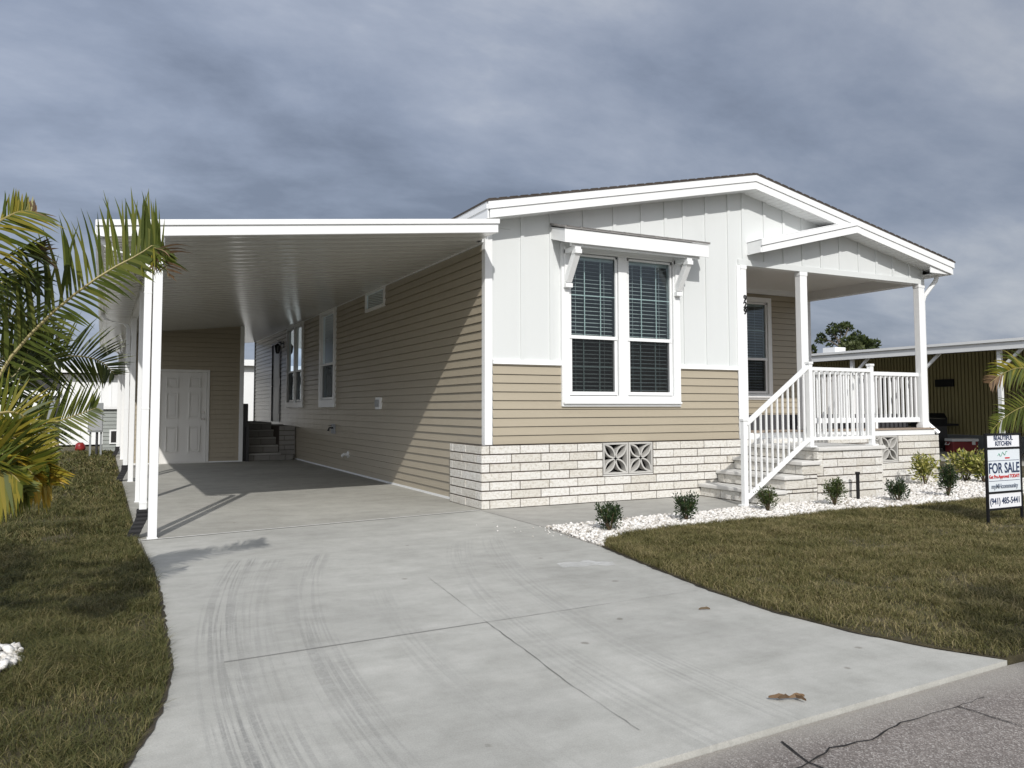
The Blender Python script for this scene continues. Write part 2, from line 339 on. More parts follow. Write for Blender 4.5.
so=bpy.data.objects.new('sun',sd); COL.objects.link(so); so.rotation_euler=SUNV.to_track_quat('-Z','Y').to_euler(); so.location=(0,-20,20)
SC.view_settings.view_transform='Standard'; SC.view_settings.look='None'; SC.view_settings.exposure=0; SC.view_settings.gamma=1

# ------------------------------------------------------------------ ground, drive, road
def sheet(name,pts,z,m,thick=0):
    mb=MB(); 
    if thick: mb.prism([(x,y,z-thick) for x,y in pts],(0,0,thick))
    else: mb.add([(x,y,z) for x,y in pts],[list(range(len(pts)))])
    o=mb.build(name,m); return struct(o)
g=MB().add([(-900,-900,-.06),(900,-900,-.06),(900,900,-.06),(-900,900,-.06)],[(0,1,2,3)]).build('ground',M['ground']); struct(g)
Ledge=[(-3.80,16.6),(-3.80,-.7),(-3.775,-2.0),(-3.775,-2.94),(-3.83,-4.8),(-3.90,-5.25),(-4.03,-5.75),(-4.25,-6.15),(-4.6,-6.5)]
Redge=[(-.15,-1.72),(-.20,-2.4),(-.25,-2.9),(-.40,-3.7),(-.55,-4.6),(-.60,-5.2),(-.54,-5.75),(-.42,-6.15),(-.28,-6.42)]
drv=[(-3.80,-.70)]+Ledge[2:]+[(-2.5,-6.54),(-1.6,-6.49)]+Redge[::-1]+[(-.15,-.17)]
sheet('driveway',drv,0,M['drive'],.12)
sheet('carport_slab',[(-3.82,-.697),(-.15,-.167),(0.05,-.16),(.05,16.8),(-3.82,16.8)],.002,M['slab'],.11)
sheet('walkway',[(-.147,-.1),(-.147,-1.70),(.5,-1.66),(1.2,-1.60),(2.0,-1.55),(2.9,-1.42),(3.2,-1.3),(3.2,-.1)],-.001,M['walk'],.11)
sheet('road',[(-60,-6.5),(-4.6,-6.5),(-2.5,-6.545),(-1.6,-6.495),(-.28,-6.425),(60,-6.40),(60,-13),(-60,-13)],-.022,M['asphalt'],.03)
sheet('lawn',[(-40,16.9)]+[(-3.825,16.9),(-3.825,-.7)]+[(x-.002,y) for x,y in Ledge[2:]]+[(-40,-6.5)],.0,M['ground'],.055)
bedge=[(-.24,-2.93),(-.05,-2.68),(.3,-2.48),(1.0,-2.36),(2.17,-2.30),(4,-2.27),(6.1,-2.26),(9.6,-2.3)]
lawn2=[(x+.002,y) for x,y in Redge[2:]][::-1]+bedge+[(9.6,14),(12.6,14),(12.6,-6.4)]
lawn2[0]=(-.26,-6.41)
o=sheet('lawn',lawn2,.012,M['ground'],.07)
sheet('neighbour_slab',[(12.6,-4),(17.6,-4),(17.6,16),(12.6,16)],.01,M['slab'],.06)
def strip(pts,w,z,mb=None,jit=0):
    mb=mb or MB(); pts=[V((p[0],p[1],z)) for p in pts]; q=[]
    for i in range(len(pts)-1):
        n=max(1,int((pts[i+1]-pts[i]).length/.05)) if jit else 1
        for j in range(n): q.append(pts[i].lerp(pts[i+1],j/n))
    q.append(pts[-1])
    if jit:
        for i in range(1,len(q)-1): q[i]+=V((random.uniform(-jit,jit),random.uniform(-jit,jit),0))
    vs=[];fs=[]
    for i,p in enumerate(q):
        t=(q[min(i+1,len(q)-1)]-q[max(i-1,0)]).normalized(); n=V((-t.y,t.x,0))
        ww=w*(1 if not jit else random.uniform(.35,1.3)*(1-(.6 if w<.03 else 0)*i/len(q)))
        vs+=[p-n*ww/2,p+n*ww/2]
    for i in range(len(q)-1): fs.append((2*i,2*i+1,2*i+3,2*i+2))
    mb.add(vs,fs); return mb
struct(strip([(-3.8,-.70),(-.15,-.17)],.022,.007,None).build('expansion_joint',M['caulk'],recalc=False))
struct(strip([(-.147,-.2),(-.147,-1.7)],.008,.004).build('expansion_joint',M['joint'],recalc=False))
mb=strip([(-3.60,-4.74),(-2.2,-4.67)],.007,.004); strip([(-2.2,-4.67),(-1.2,-4.62),(-.62,-4.60)],.005,.004,mb,.002); strip([(-2.19,-4.66),(-2.24,-5.2),(-2.30,-5.75),(-2.33,-6.3)],.006,.004,mb,.003); strip([(-2.05,-3.4),(-2.19,-4.66)],.0035,.004,mb,.003)
struct(mb.build('control_joint',M['joint'],recalc=False))
mb=strip([(-1.90,-6.58),(-1.93,-6.68),(-1.95,-6.74),(-1.93,-6.86),(-1.96,-7.3),(-1.9,-8)],.013,-.017,None,.006)
strip([(-1.945,-6.75),(-1.78,-6.70),(-1.6,-6.715),(-1.35,-6.66),(-1.0,-6.655),(-.8,-6.64)],.009,-.0172,mb,.007)
strip([(-1.0,-6.66),(-.97,-6.90),(-.85,-7.2),(-.5,-7.8)],.006,-.0174,mb,.006); strip([(-1.945,-6.75),(-2.3,-6.8),(-2.8,-7.0)],.006,-.0176,mb,.006)
struct(mb.build('road_crack',M['crack'],recalc=False))

# ------------------------------------------------------------------ generic building helpers. A "frame" maps (u along wall, d outward, z up)
FRONT=Matrix(((1,0,0,0),(0,-1,0,0),(0,0,1,0),(0,0,0,1)))                 # wall y=0 facing -y
LEFT=Matrix(((0,-1,0,0),(1,0,0,0),(0,0,1,0),(0,0,0,1)))                  # wall x=0 facing -x ; u=y
def moved(Mx,dx=0,dy=0): return Matrix.Translation((dx,dy,0))@Mx
EXPO=.1076
def siding(mb,u0,u1,z0,z1,zb,out=.018):
    k=math.floor((z0-zb)/EXPO+1e-6)
    while zb+k*EXPO<z1-1e-5:
        a=zb+k*EXPO; b=a+EXPO; lo=max(a,z0); hi=min(b,z1)
        if hi-lo>.004:
            def dd(z):
                t=(z-a)/EXPO
                return .003+out*(1-t)
            mid=lo+(hi-lo)*.12
            g_=min(.006,(hi-lo)*.4); l2=lo+g_ if lo==a else lo
            vs=[(u0,dd(l2),l2),(u1,dd(l2),l2),(u1,dd(hi),hi),(u0,dd(hi),hi),(u0,-.014,l2),(u1,-.014,l2),(u0,-.014,lo-.001),(u1,-.014,lo-.001)]
            mb.add(vs,[(0,1,2,3),(4,5,1,0),(6,7,5,4)])
            us=u0+.6+(k//2*1.37)%3.66
            while us<u1-.1:
                mb.add([(us,dd(l2)+.0012,l2),(us+.03,dd(l2)+.0026,l2),(us+.03,dd(hi)+.0026,hi),(us,dd(hi)+.0012,hi),(us+.0305,dd(l2),l2),(us+.0305,dd(hi),hi)],[(0,1,2,3),(1,4,5,2)]); us+=3.66
        k+=1
def batten_wall(mb,poly): pass

# ================================================================== THE MOBILE HOME
home=thing('mobile_home','tan and white mobile home with gabled front, double window and covered corner porch','mobile home')
ZT=lambda x:4.569-.2075*abs(x-4.164)          # top of the rake
PT=lambda x:3.625+.24*(x-4.245)               # top of the porch's own left slope
ZB=.757
# tan siding: front (three rectangles round the window), left wall (round openings)
WIN=(1.10,2.93,1.27,3.215)
mb=MB(FRONT); siding(mb,.09,WIN[0],ZB,1.757,ZB); siding(mb,WIN[1],4.02,ZB,1.757,ZB); siding(mb,WIN[0],WIN[1],ZB,WIN[2],ZB)
mb.build('front_siding',M['siding'],home,recalc=False)
W1=(7.0,8.27,1.25,3.24); W2=(9.92,11.70,1.25,3.22); SD=(12.62,13.72,.86,2.93); VL=(3.93,4.93,2.95,3.20)
mb=MB(LEFT); ztop=3.56; zb0=.757-7*EXPO
def cut_wall(mb,u0,u1,z0,z1,holes,zb):
    holes=sorted(holes); u=u0
    for (a,b,c,d) in holes:
        siding(mb,u,a,z0,z1,zb); siding(mb,a,b,z0,c,zb); siding(mb,a,b,d,z1,zb); u=b
    siding(mb,u,u1,z0,z1,zb)
cut_wall(mb,.06,16.6,.03,ztop,[W1,W2,SD,VL],zb0)
mb.build('left_siding',M['siding'],home,recalc=False)
mb=MB(LEFT); mb.box(.9,16.6,-.05,.022,-.02,.032); mb.build('base_trim',M['trim'],home)
# board and batten gable (one wall surface with the window cut out)
mb=MB(FRONT)
def upper(x):
    z=ZT(x)-.05
    return z
def panel(x0,x1,zl,):
    xs=[x0]+[x for x in (4.164,) if x0<x<x1]+[x1]
    for a,b in zip(xs,xs[1:]):
        mb.add([(a,0,zl),(b,0,zl),(b,0,upper(b)),(a,0,upper(a))],[(0,1,2,3)])
panel(0.02,WIN[0],1.757); panel(WIN[0],WIN[1],WIN[3]); panel(WIN[1],4.16,1.757); panel(4.16,8.19,3.29)
mb.build('gable_panel',M['panel'],home,recalc=False)
mb=MB(FRONT)
def bat(x,zl,w=.05):
    if x<WIN[1]+.02 and x>WIN[0]-.02: zl=max(zl,3.5)
    zu=ZT(x)-.2
    mb.box(x-w/2,x+w/2,-.002,.018,zl,zu)
for x in (.504,.923,1.426,1.90,2.352,2.752,3.076,3.479,3.897,4.17,4.597,4.985): bat(x,1.80 if x<4.1 else 3.37)
for x in (5.379,5.778,6.189,6.622,7.033,7.43,7.839): bat(x,3.37)
mb.box(4.06,8.19,-.003,.024,3.283,3.37)            # header board
mb.box(.13,.33,-.002,.012,3.43,3.46)
mb.build('batten',M['panel'],home,bevel=.003)
for a_,b_ in ((.09,WIN[0]-.04),(WIN[1]+.04,4.02)):
    mb=MB(FRONT); mb.box(a_,b_,0,.03,1.752,1.80); mb.box(a_,b_,.0,.036,1.745,1.757); mb.build('band_trim',M['trim'],home,bevel=.002)
# corner boards
mb=MB(); mb.box(-.019,.082,-.022,0.0,ZB,3.5); mb.box(-.019,0,0,.075,.02,3.36); mb.build('corner_board',M['trim'],home,bevel=.004)
mb=MB(); mb.box(4.03,4.10,-.02,.0,ZB,3.285); mb.box(4.10,4.198,-.03,.1,ZB,3.285); mb.box(4.09,4.206,-.036,.02,3.23,3.287);mb.build('corner_board',M['trim'],home,bevel=.004)
mb=MB(); mb.box(-.03,.0,16.52,16.62,.0,3.3); mb.build('corner_board',M['dark'],home)
# hidden walls: right side, rear, porch side
mb=MB(); mb.box(8.13,8.19,2.5,16.6,0.7,3.5); mb.box(0.0,8.19,16.54,16.6,0,3.5); mb.box(4.15,4.19,.0,2.5,.8,3.5); mb.build('wall',M['siding'],home)
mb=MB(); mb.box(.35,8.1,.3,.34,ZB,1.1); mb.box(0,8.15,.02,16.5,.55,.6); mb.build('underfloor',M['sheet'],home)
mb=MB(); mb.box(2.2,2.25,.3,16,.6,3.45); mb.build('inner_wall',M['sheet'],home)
# porch recess wall with siding
mb=MB(moved(FRONT,0,2.5)); PW=(5.92,7.13,1.42,3.26); zz0=.88
cut_wall(mb,4.19,8.13,.88,3.40,[PW],.88); mb.build('porch_siding',M['siding'],home,recalc=False)
mb=MB(); mb.box(4.19,8.05,2.455,2.5,3.36,3.45); mb.build('crown_trim',M['trim'],home)
mb=MB(); mb.box(4.19,8.05,.02,2.5,3.45,3.47); mb.build('porch_ceiling',M['trim'],home)
mb=MB(); mb.box(8.03,8.19,.145,2.5,3.283,3.50); mb.box(4.17,8.03,.004,.14,3.283,3.47); mb.build('porch_beam',M['trim'],home)
mb=MB(); mb.box(8.05,8.13,2.44,2.5,.88,3.3); mb.box(8.13,8.2,2.44,2.6,.757,3.3); mb.build('corner_board',M['trim'],home)
# roof
def roof_slab(mb,x0,x1,top,y0,y1,t0,t1):
    mb.prism([(x0,y0,top(x0)-t0),(x1,y0,top(x1)-t0),(x1,y0,top(x1)-t1),(x0,y0,top(x0)-t1)],(0,y1-y0,0))
XL,XR=-.107,8.583
mb=MB()
roof_slab(mb,XL-.02,4.164,ZT,-.315,16.9,-.012,.012); roof_slab(mb,4.164,XR+.02,ZT,-.315,16.9,-.012,.012)
for i in range(60):   # ragged shingle tabs along the rake
    x=XL+(XR-XL)*i/60; s=1 if x<4.164 else -1
    mb.prism([(x,-.318,ZT(x)+.008),(x+.10,-.318,ZT(x+.10)+.008),(x+.10,-.318,ZT(x+.10)+.018),(x,-.318,ZT(x)+.020)],(0,.25,0))
roof=mb.build('roof',M['shingle'],home)
def rake(mb,x0,x1,top,yf,t0,t1,th):
    mb.prism([(x0,yf,top(x0)-t0),(x1,yf,top(x1)-t0),(x1,yf,top(x1)-t1),(x0,yf,top(x0)-t1)],(0,th,0))
mb=MB()
for a,b in ((XL,4.164),(4.164,XR)):
    rake(mb,a,b,ZT,-.308,.013,.105,.03)
for a,b in ((XL+.03,4.164),(4.164,XR-.04)):
    rake(mb,a,b,ZT,-.292,.106,.215,.025)
mb.build('rake_fascia',M['trim'],roof)
mb=MB()
for a,b in ((XL+.03,4.164),(4.164,XR-.04)): rake(mb,a,b,ZT,16.86,.013,.215,.03)
mb.build('rake_fascia',M['trim'],roof)
mb=MB(); XP=5.80
mb.prism([(4.245,-.313,3.625),(5.84,-.313,4.008),(6.12,-.313,4.06),(6.24,-.313,4.034),(4.245,-.313,3.536)],(0,.03,0))
mb.prism([(4.262,-.2965,3.534),(6.24,-.2965,4.027),(6.34,-.2965,4.012),(6.34,-.2965,3.905),(6.25,-.2965,3.922),(4.262,-.2965,3.440)],(0,.02,0))
mb.box(4.247,4.262,-.28,.0,3.445,3.62)
mb.prism([(4.247,-.3,3.628),(5.87,-.3,4.020),(5.87,-.3,4.03),(4.247,-.3,3.638)],(0,.3,0))
mb.build('porch_fascia',M['trim'],roof)
# eaves and soffits
mb=MB(); mb.box(XL,XL+.02,-.28,16.86,3.47,3.585); mb.box(XL-.012,XL+.02,-.28,16.86,3.586,3.672);
mb.build('eave_fascia',M['trim'],roof)
mb=MB(); mb.box(XR-.02,XR,-.28,16.86,3.44,3.64); mb.build('eave_fascia',M['trim'],roof)
mb=MB()
def soff(x0,x1,top,t):
    n=int((x1-x0)/.1)
    for i in range(n):
        a=x0+(x1-x0)*i/n; b=x0+(x1-x0)*(i+1)/n-.006
        mb.prism([(a,-.268,top(a)-t),(b,-.268,top(b)-t),(b,-.268,top(b)-t+.01),(a,-.268,top(a)-t+.01)],(0,.268,0))
soff(XL+.03,4.164,ZT,.205); soff(4.164,XR-.05,ZT,.205); soff(4.27,6.2,PT,.178)
mb.box(XL+.02,-.002,.0,16.6,3.46,3.47); mb.box(8.19,XR-.02,-.26,16.6,3.44,3.45)
mb.box(8.02,8.56,-.262,-.25,3.44,3.55)
mb.build('soffit',M['white'],roof)
# block skirting
def blocks(mb,u0,u1,rows,holes,odd_first,d0=.0,d1=.1385,z0=0,h=.1081,L_=.4097,jo=.114):
    for r in range(rows):
        zt=z0+(rows-r)*h; zb=zt-h
        if r%2==(0 if odd_first else 1): xs=[u0,u0+jo]; 
        else: xs=[u0,u0+jo+L_*.71]
        while xs[-1]<u1-.05: xs.append(min(xs[-1]+L_,u1))
        if u1-xs[-1]>.001: xs[-1]=u1
        for a,b in zip(xs,xs[1:]):
            segs=[(a,b)]
            for (ha,hb,hc,hd) in holes:
                if zb+.02<hd and zt-.02>hc:
                    ns=[]
                    for s in segs:
                        if s[1]<=ha or s[0]>=hb: ns.append(s)
                        else:
                            if s[0]<ha: ns.append((s[0],ha))
                            if s[1]>hb: ns.append((hb,s[1]))
                    segs=ns
            for s in segs:
                if s[1]-s[0]<.03: continue
                j=.005; jv=.0075; e=random.uniform(-.003,.003)
                mb.box(s[0]+j,s[1]-j,d0,d1+e,zb+jv,zt-jv)
V1=(1.60,2.40,.325,.757); V2=(6.70,7.27,.325,.757)
mb=MB(FRONT); blocks(mb,-.123,8.28,7,[V1,V2],True); mb.build('skirting',M['block'],home,bevel=.005)
mb=MB(LEFT); blocks(mb,-.12,.84,7,[],False,.0,.119,jo=.16); mb.build('skirting',M['block'],home,bevel=.005)
mb=MB(); mb.box(-.112,V1[0],-.128,-.002,.002,.752); mb.box(V1[1],V2[0],-.128,-.002,.002,.752); mb.box(V2[1],8.27,-.128,-.002,.002,.752); mb.box(V1[0],V1[1],-.128,-.002,.002,.325); mb.box(V2[0],V2[1],-.128,-.002,.002,.325)
mb.box(-.112,-.002,-.002,.832,.002,.752); mb.build('mortar',M['mortar'],home)
mb=MB(Matrix(((0,1,0,8.15),(1,0,0,0),(0,0,1,0),(0,0,0,1)))); blocks(mb,-.1,16.6,7,[],True,.0,.12); mb.build('skirting',M['block'],home)
for a_,b_ in ((1.58,2.42),(6.6,7.3)):
    mb=MB(); mb.box(a_,b_,-.02,-.015,.3,.757); mb.build('vent_backing',M['black'],home)
# decorative pierced blocks
def breeze(u0,u1,z0,z1):
    mb=MB(FRONT); e=.025; d0,d1=.03,.134
    mb.box(u0+.004,u0+e,d0,d1,z0+.004,z1-.004); mb.box(u1-e,u1-.004,d0,d1,z0+.004,z1-.004); mb.box(u0+e,u1-e,d0,d1,z0+.004,z0+e); mb.box(u0+e,u1-e,d0,d1,z1-e,z1-.004)
    cx,cz=(u0+u1)/2,(z0+z1)/2; hu,hz=(u1-u0)/2-.02,(z1-z0)/2-.02
    for sx in (-1,1):
        for sz in (-1,1):
            for s in (-1,1):
                pts=[]
                for i in range(11):
                    t=i/10; b=s*.23*math.sin(PI*t)
                    x=t*hu*sx; z=t*hz*sz; pts.append((cx+x-b*hz*sz*.9,cz+z+b*hu*sx*.9))
                w=.010
                for (a,b) in zip(pts,pts[1:]):
                    dx,dz=b[0]-a[0],b[1]-a[1]; l=math.hypot(dx,dz); nx,nz=-dz/l*w,dx/l*w
                    mb.prism([(a[0]-nx,d0,a[1]-nz),(b[0]-nx,d0,b[1]-nz),(b[0]+nx,d0,b[1]+nz),(a[0]+nx,d0,a[1]+nz)],(0,d1-d0-.006,0))
    o=mb.build('pierced_vent_block',M['caststone'],home); return o
breeze(1.605,2.0,.345,.755); breeze(2.005,2.395,.345,.755); breeze(6.86,7.262,.345,.755); breeze(6.705,6.858,.345,.755)
for a_,b_ in ((1.605,2.395),(6.705,7.262)):
    mb=MB(FRONT); mb.box(a_,b_,0,.136,.328,.343); mb.build('vent_sill',M['tread'],home)
# deck
mb=MB(); mb.box(4.19,8.215,-.135,2.5,.845,.868); deck=mb.build('deck',M['deck'],home)
mb=MB(); mb.box(4.03,8.2,-.118,-.09,.758,.843); mb.box(8.17,8.2,-.09,2.5,.758,.843); mb.build('skirt_board',M['trim'],deck)

# ---- windows
def window(parent,Mx,u0,u1,z0,z1,units,trim=.075,bottom=.09,cols=3,rows=2,gl='glass',blinds=True,sill=True,proud=.045,lower_screen=True,lock=.5,muntin_lower=True):
    """frame plus a child pane, blind and insect screen per sash"""
    mb=MB(Mx); t=trim
    mb.box(u0-t,u0,0,proud,z0-bottom,z1+t); mb.box(u1,u1+t,0,proud,z0-bottom,z1+t); mb.box(u0,u1,0,proud,z1,z1+t); mb.box(u0,u1,0,proud,z0-bottom,z0)
    if sill: mb.box(u0-t+.01,u1+t-.01,proud,proud+.035,z0-bottom+.035,z0-bottom+.06)
    # reveal
    mb.box(u0-.004,u0+.012,-.09,0,z0,z1); mb.box(u1-.012,u1+.004,-.09,0,z0,z1); mb.box(u0,u1,-.09,0,z1-.012,z1+.004); mb.box(u0,u1,-.09,0,z0-.004,z0+.012)
    w=(u1-u0); mul=.14 if units==2 else 0; uw=(w-mul)/units; zm=z0+(z1-z0)*lock
    if units==2: mb.box(u0+uw,u0+uw+mul,-.02,proud-.006,z0,z1)
    f=mb.build('window',M['trim'],parent,bevel=.003)
    for k in range(units):
        a=u0+k*(uw+mul)+.012; b=a+uw-.024; s=.032
        m=MB(Mx); g_=MB(Mx)
        # upper sash (outer) and lower sash (inner)
        m.box(a,a+s*.8,-.005,.022,zm,z1-.012); m.box(b-s*.8,b,-.005,.022,zm,z1-.012); m.box(a,b,-.005,.022,z1-.012-s*.8,z1-.011); m.box(a,b,-.006,.024,zm-.022,zm+.022)
        m.box(a,a+s*1.3,-.03,.012,z0+.012,zm-.02); m.box(b-s*1.3,b,-.03,.012,z0+.012,zm-.02); m.box(a,b,-.03,.0125,z0+.012,z0+.012+s*1.4)
        for c in range(1,cols):
            x=a+(b-a)*c/cols; g_.box(x-.006,x+.006,-.012,-.005,zm+.02,z1-.03)
            if muntin_lower: g_.box(x-.006,x+.006,-.042,-.032,z0+.04,zm-.02)
        for r in range(1,rows):
            z=zm+(z1-zm)*r/rows; g_.box(a+.02,b-.02,-.0122,-.0052,z-.006,z+.006)
            z=z0+(zm-z0)*r/rows
            if muntin_lower: g_.box(a+.03,b-.03,-.0422,-.0322,z-.006,z+.006)
        m.build('sash',M['trim'],f)
        g_.build('muntin',M['muntin'],f) if g_.v else None
        m=MB(Mx); m.add([(a,-.004,zm),(b,-.004,zm),(b,-.004,z1),(a,-.004,z1)],[(0,1,2,3)]); m.add([(a,-.03,z0),(b,-.03,z0),(b,-.03,zm),(a,-.03,zm)],[(0,1,2,3)]); m.build('pane',M[gl],f,recalc=False)
        if lower_screen:
            m=MB(Mx); m.add([(a,.004,z0),(b,.004,z0),(b,.004,zm),(a,.004,zm)],[(0,1,2,3)]); m.build('insect_screen',M['screen'],f,recalc=False)
        if blinds:
            m=MB(Mx); z=z0+.03; dw=.04
            while z<z1-.08:
                m.add([(a+.01,-.075,z-.006),(b-.01,-.075,z-.006),(b-.01,-.075-dw,z+.008),(a+.01,-.075-dw,z+.010)],[(0,1,2,3)]); z+=.052
            m.box(a+.005,b-.005,-.12,-.07,z1-.07,z1-.015); m.box(a+.01,b-.01,-.11,-.08,z0+.01,z0+.03)
            for c in (.2,.8): m.box(a+(b-a)*c-.002,a+(b-a)*c+.002,-.073,-.071,z0,z1-.05)
            m.build('blind',M['blind'],f,recalc=False)
    return f
window(home,FRONT,1.17,2.845,1.36,3.22,2,trim=.113,bottom=.136,lock=.41)
window(home,moved(FRONT,0,2.5),5.98,7.09,1.46,3.20,1,trim=.09,bottom=.10,lock=.38,cols=2)
window(home,LEFT,7.12,8.16,1.38,3.18,1,trim=.13,bottom=.15,cols=1,rows=1,gl='glass_side',lock=.41,lower_screen=True,sill=False,muntin_lower=False)
window(home,LEFT,10.0,11.62,1.36,3.17,2,trim=.10,bottom=.13,cols=1,rows=1,gl='glass_side',lock=.41,blinds=False,sill=False,muntin_lower=False)
# awning over the front window
aw=MB(); ya=-.35; x0,x1=.915,3.205
aw.prism([(x0,0,3.37),(x0,ya,3.265),(x0,ya,3.435),(x0,0,3.525)],(.02,0,0)); aw.prism([(x1-.02,0,3.37),(x1-.02,ya,3.265),(x1-.02,ya,3.435),(x1-.02,0,3.525)],(.02,0,0))
aw.box(x0,x1,ya-.02,ya,3.262,3.437)
aw.prism([(x0+.02,0,3.36),(x1-.02,0,3.36),(x1-.02,0,3.372),(x0+.02,0,3.372)],(0,ya,-.08))
aw.box(x0+.12,x1-.12,ya+.03,ya+.07,3.235,3.30)
awn=aw.build('window_awning',M['trim'],home,bevel=.003)
m=MB(); m.prism([(x0-.015,-.002,3.545),(x1+.015,-.002,3.545),(x1+.015,-.002,3.555),(x0-.015,-.002,3.555)],(0,ya-.033,-.107))
n=10
for i in range(n+1):
    x=x0+(x1-x0)*i/n; m.beam((x,-.003,3.562),(x,ya-.038,3.455),.030,.022)
m.build('awning_roofing',M['bronze'],awn)
for xb in (1.13,2.905):
    m=MB(); m.box(xb-.042,xb+.042,-.075,-.001,2.80,3.28); m.box(xb-.05,xb+.05,-.115,-.0,2.745,2.80); m.beam((xb,-.07,2.83),(xb,-.29,3.17),.082,.085); m.box(xb-.042,xb+.042,-.33,-.04,3.185,3.24)
    m.box(xb-.048,xb+.048,-.345,-.25,3.145,3.20)
    m.build('bracket',M['trim'],awn,bevel=.004)
# posts of the porch
for (xa,ya_) in ((8.045,-.02),(5.295,-.02)):
    m=MB(); w=.145; m.box(xa,xa+w,ya_,ya_+.105,.868,3.283); m.box(xa-.007,xa+w+.007,ya_-.007,ya_+.112,3.22,3.282); m.box(xa-.010,xa+w+.010,ya_-.010,ya_+.115,.8685,.93)
    m.build('porch_post',M['trim'],home,bevel=.005)
# porch rail
def rail(parent,p,q,zb,zt,n,name='railing',th=.04,tt=.045,bw=.02):
    m=MB(); p=V(p);q=V(q)
    def P(a,z): return (a.x,a.y,z)
    dz=q.z-p.z
    a=V((p.x,p.y,p.z)); b=V((q.x,q.y,q.z))
    m.beam(a+V((0,0,zt-tt/2)),b+V((0,0,zt-tt/2)),th+.018,tt); m.beam(a+V((0,0,zb+.02)),b+V((0,0,zb+.02)),th,.04)
    for i in range(n):
        t=(i+.5)/n; c=a.lerp(b,t); m.box(c.x-bw/2,c.x+bw/2,c.y-bw/2,c.y+bw/2,c.z+zb+.03,c.z+zt-tt*.7)
    return m.build(name,M['trim'],parent)
rail(home,(5.447,.05,0),(8.03,.05,0),1.0,1.785,24,tt=.06,bw=.028)
m=MB(); m.box(5.45,8.03,.02,.08,.965,1.035); m.box(6.95,7.0,.02,.08,.868,.965); m.build('rail_base',M['trim'],home)
rail(home,(8.11,.12,0),(8.11,2.4,0),1.0,1.785,20,tt=.06,bw=.028)
# rear porch-side downspout
m=MB(); m.tube([(8.47,-.06,3.44),(8.45,-.05,3.36),(8.26,.03,3.10),(8.24,.05,3.0),(8.24,.05,.98),(8.25,.03,.92),(8.33,-.10,.775)],.036,8); m.build('downspout',M['alu'],home)
# side wall fittings
def panelbox(u,z,w,h,d,mm,name): 
    m=MB(LEFT); m.box(u-w/2,u+w/2,0.0,d,z-h/2,z+h/2); return m.build(name,M[mm],home,bevel=.006)
o=panelbox(4.14,1.29,.26,.2,.05,'trim','outlet_cover'); m=MB(LEFT); m.box(4.06,4.22,.05,.075,1.23,1.35); m.build('flap',M['greyplastic'],o)
o=panelbox(7.12,.80,.30,.19,.03,'greyplastic','faucet_plate'); m=MB(LEFT); m.tube([(7.1,.03,.82),(7.1,.1,.82),(7.1,.13,.76)],.02,8); m.cyl((7.1,.09,.86),.035,.012); m.build('faucet',M['dark'],o)
m=MB(LEFT); m.cyl((6.02,0,.345),.06,.03,'y'); m.tube([(6.02,.02,.345),(6.02,.10,.345),(6.02,.14,.31)],.028,10); m.build('drain_spout',M['trim'],home)
m=MB(LEFT); a,b,c,d=VL; m.box(a-.04,a,0,.035,c-.05,d+.05);m.box(b,b+.04,0,.035,c-.05,d+.05);m.box(a,b,0,.035,d,d+.05);m.box(a,b,0,.035,c-.05,c); tw=m.build('transom_window',M['trim'],home)
m=MB(LEFT); m.add([(a,.01,c),(b,.01,c),(b,.01,d),(a,.01,d)],[(0,1,2,3)]); m.build('pane',M['glass_side'],tw,recalc=False)
m=MB(LEFT)
for i in range(6): z=c+.02+i*.042; m.box(a,b,-.04,-.03,z,z+.02)
m.build('blind',M['blind'],tw)
# soffit J-trim along the carport ceiling, coach lamp, side door
m=MB(LEFT); m.box(.03,16.6,.0,.03,3.235,3.285); m.build('wall_angle',M['alu'],home)
m=MB(LEFT); a,b,c,d=SD; m.box(a-.05,a,0,.03,c,d+.05); m.box(b,b+.05,0,.03,c,d+.05); m.box(a,b,0,.03,d,d+.05); m.build('door_frame',M['greydoor'],home)
m=MB(LEFT); m.box(a,b,-.03,.0,c,d); m.box(a+.18,b-.18,0,.008,c+1.15,d-.15); m.box(a+.18,b-.18,0,.008,c+.2,c+.95); sd_=m.build('side_door',M['greydoor'],home)
m=MB(LEFT); m.tube([(b-.07,.0,c+.95),(b-.07,.05,c+.95)],.012); m.tube([(b-.07,.05,c+.95),(b-.18,.05,c+.95)],.012); m.build('handle',M['steel'],sd_)
m=MB(LEFT); m.box(12.2,12.3,0,.02,2.78,2.95); m.tube([(12.25,.02,2.88),(12.25,.14,2.93),(12.25,.16,2.88)],.01); lm=m.build('coach_lamp',M['black'],home)
m=MB(LEFT); m.tube([(12.25,.16,2.62),(12.25,.16,2.66),(12.25,.16,2.82),(12.25,.16,2.88)],[.03,.055,.075,.02],6); m.build('lantern',M['lens'],lm)

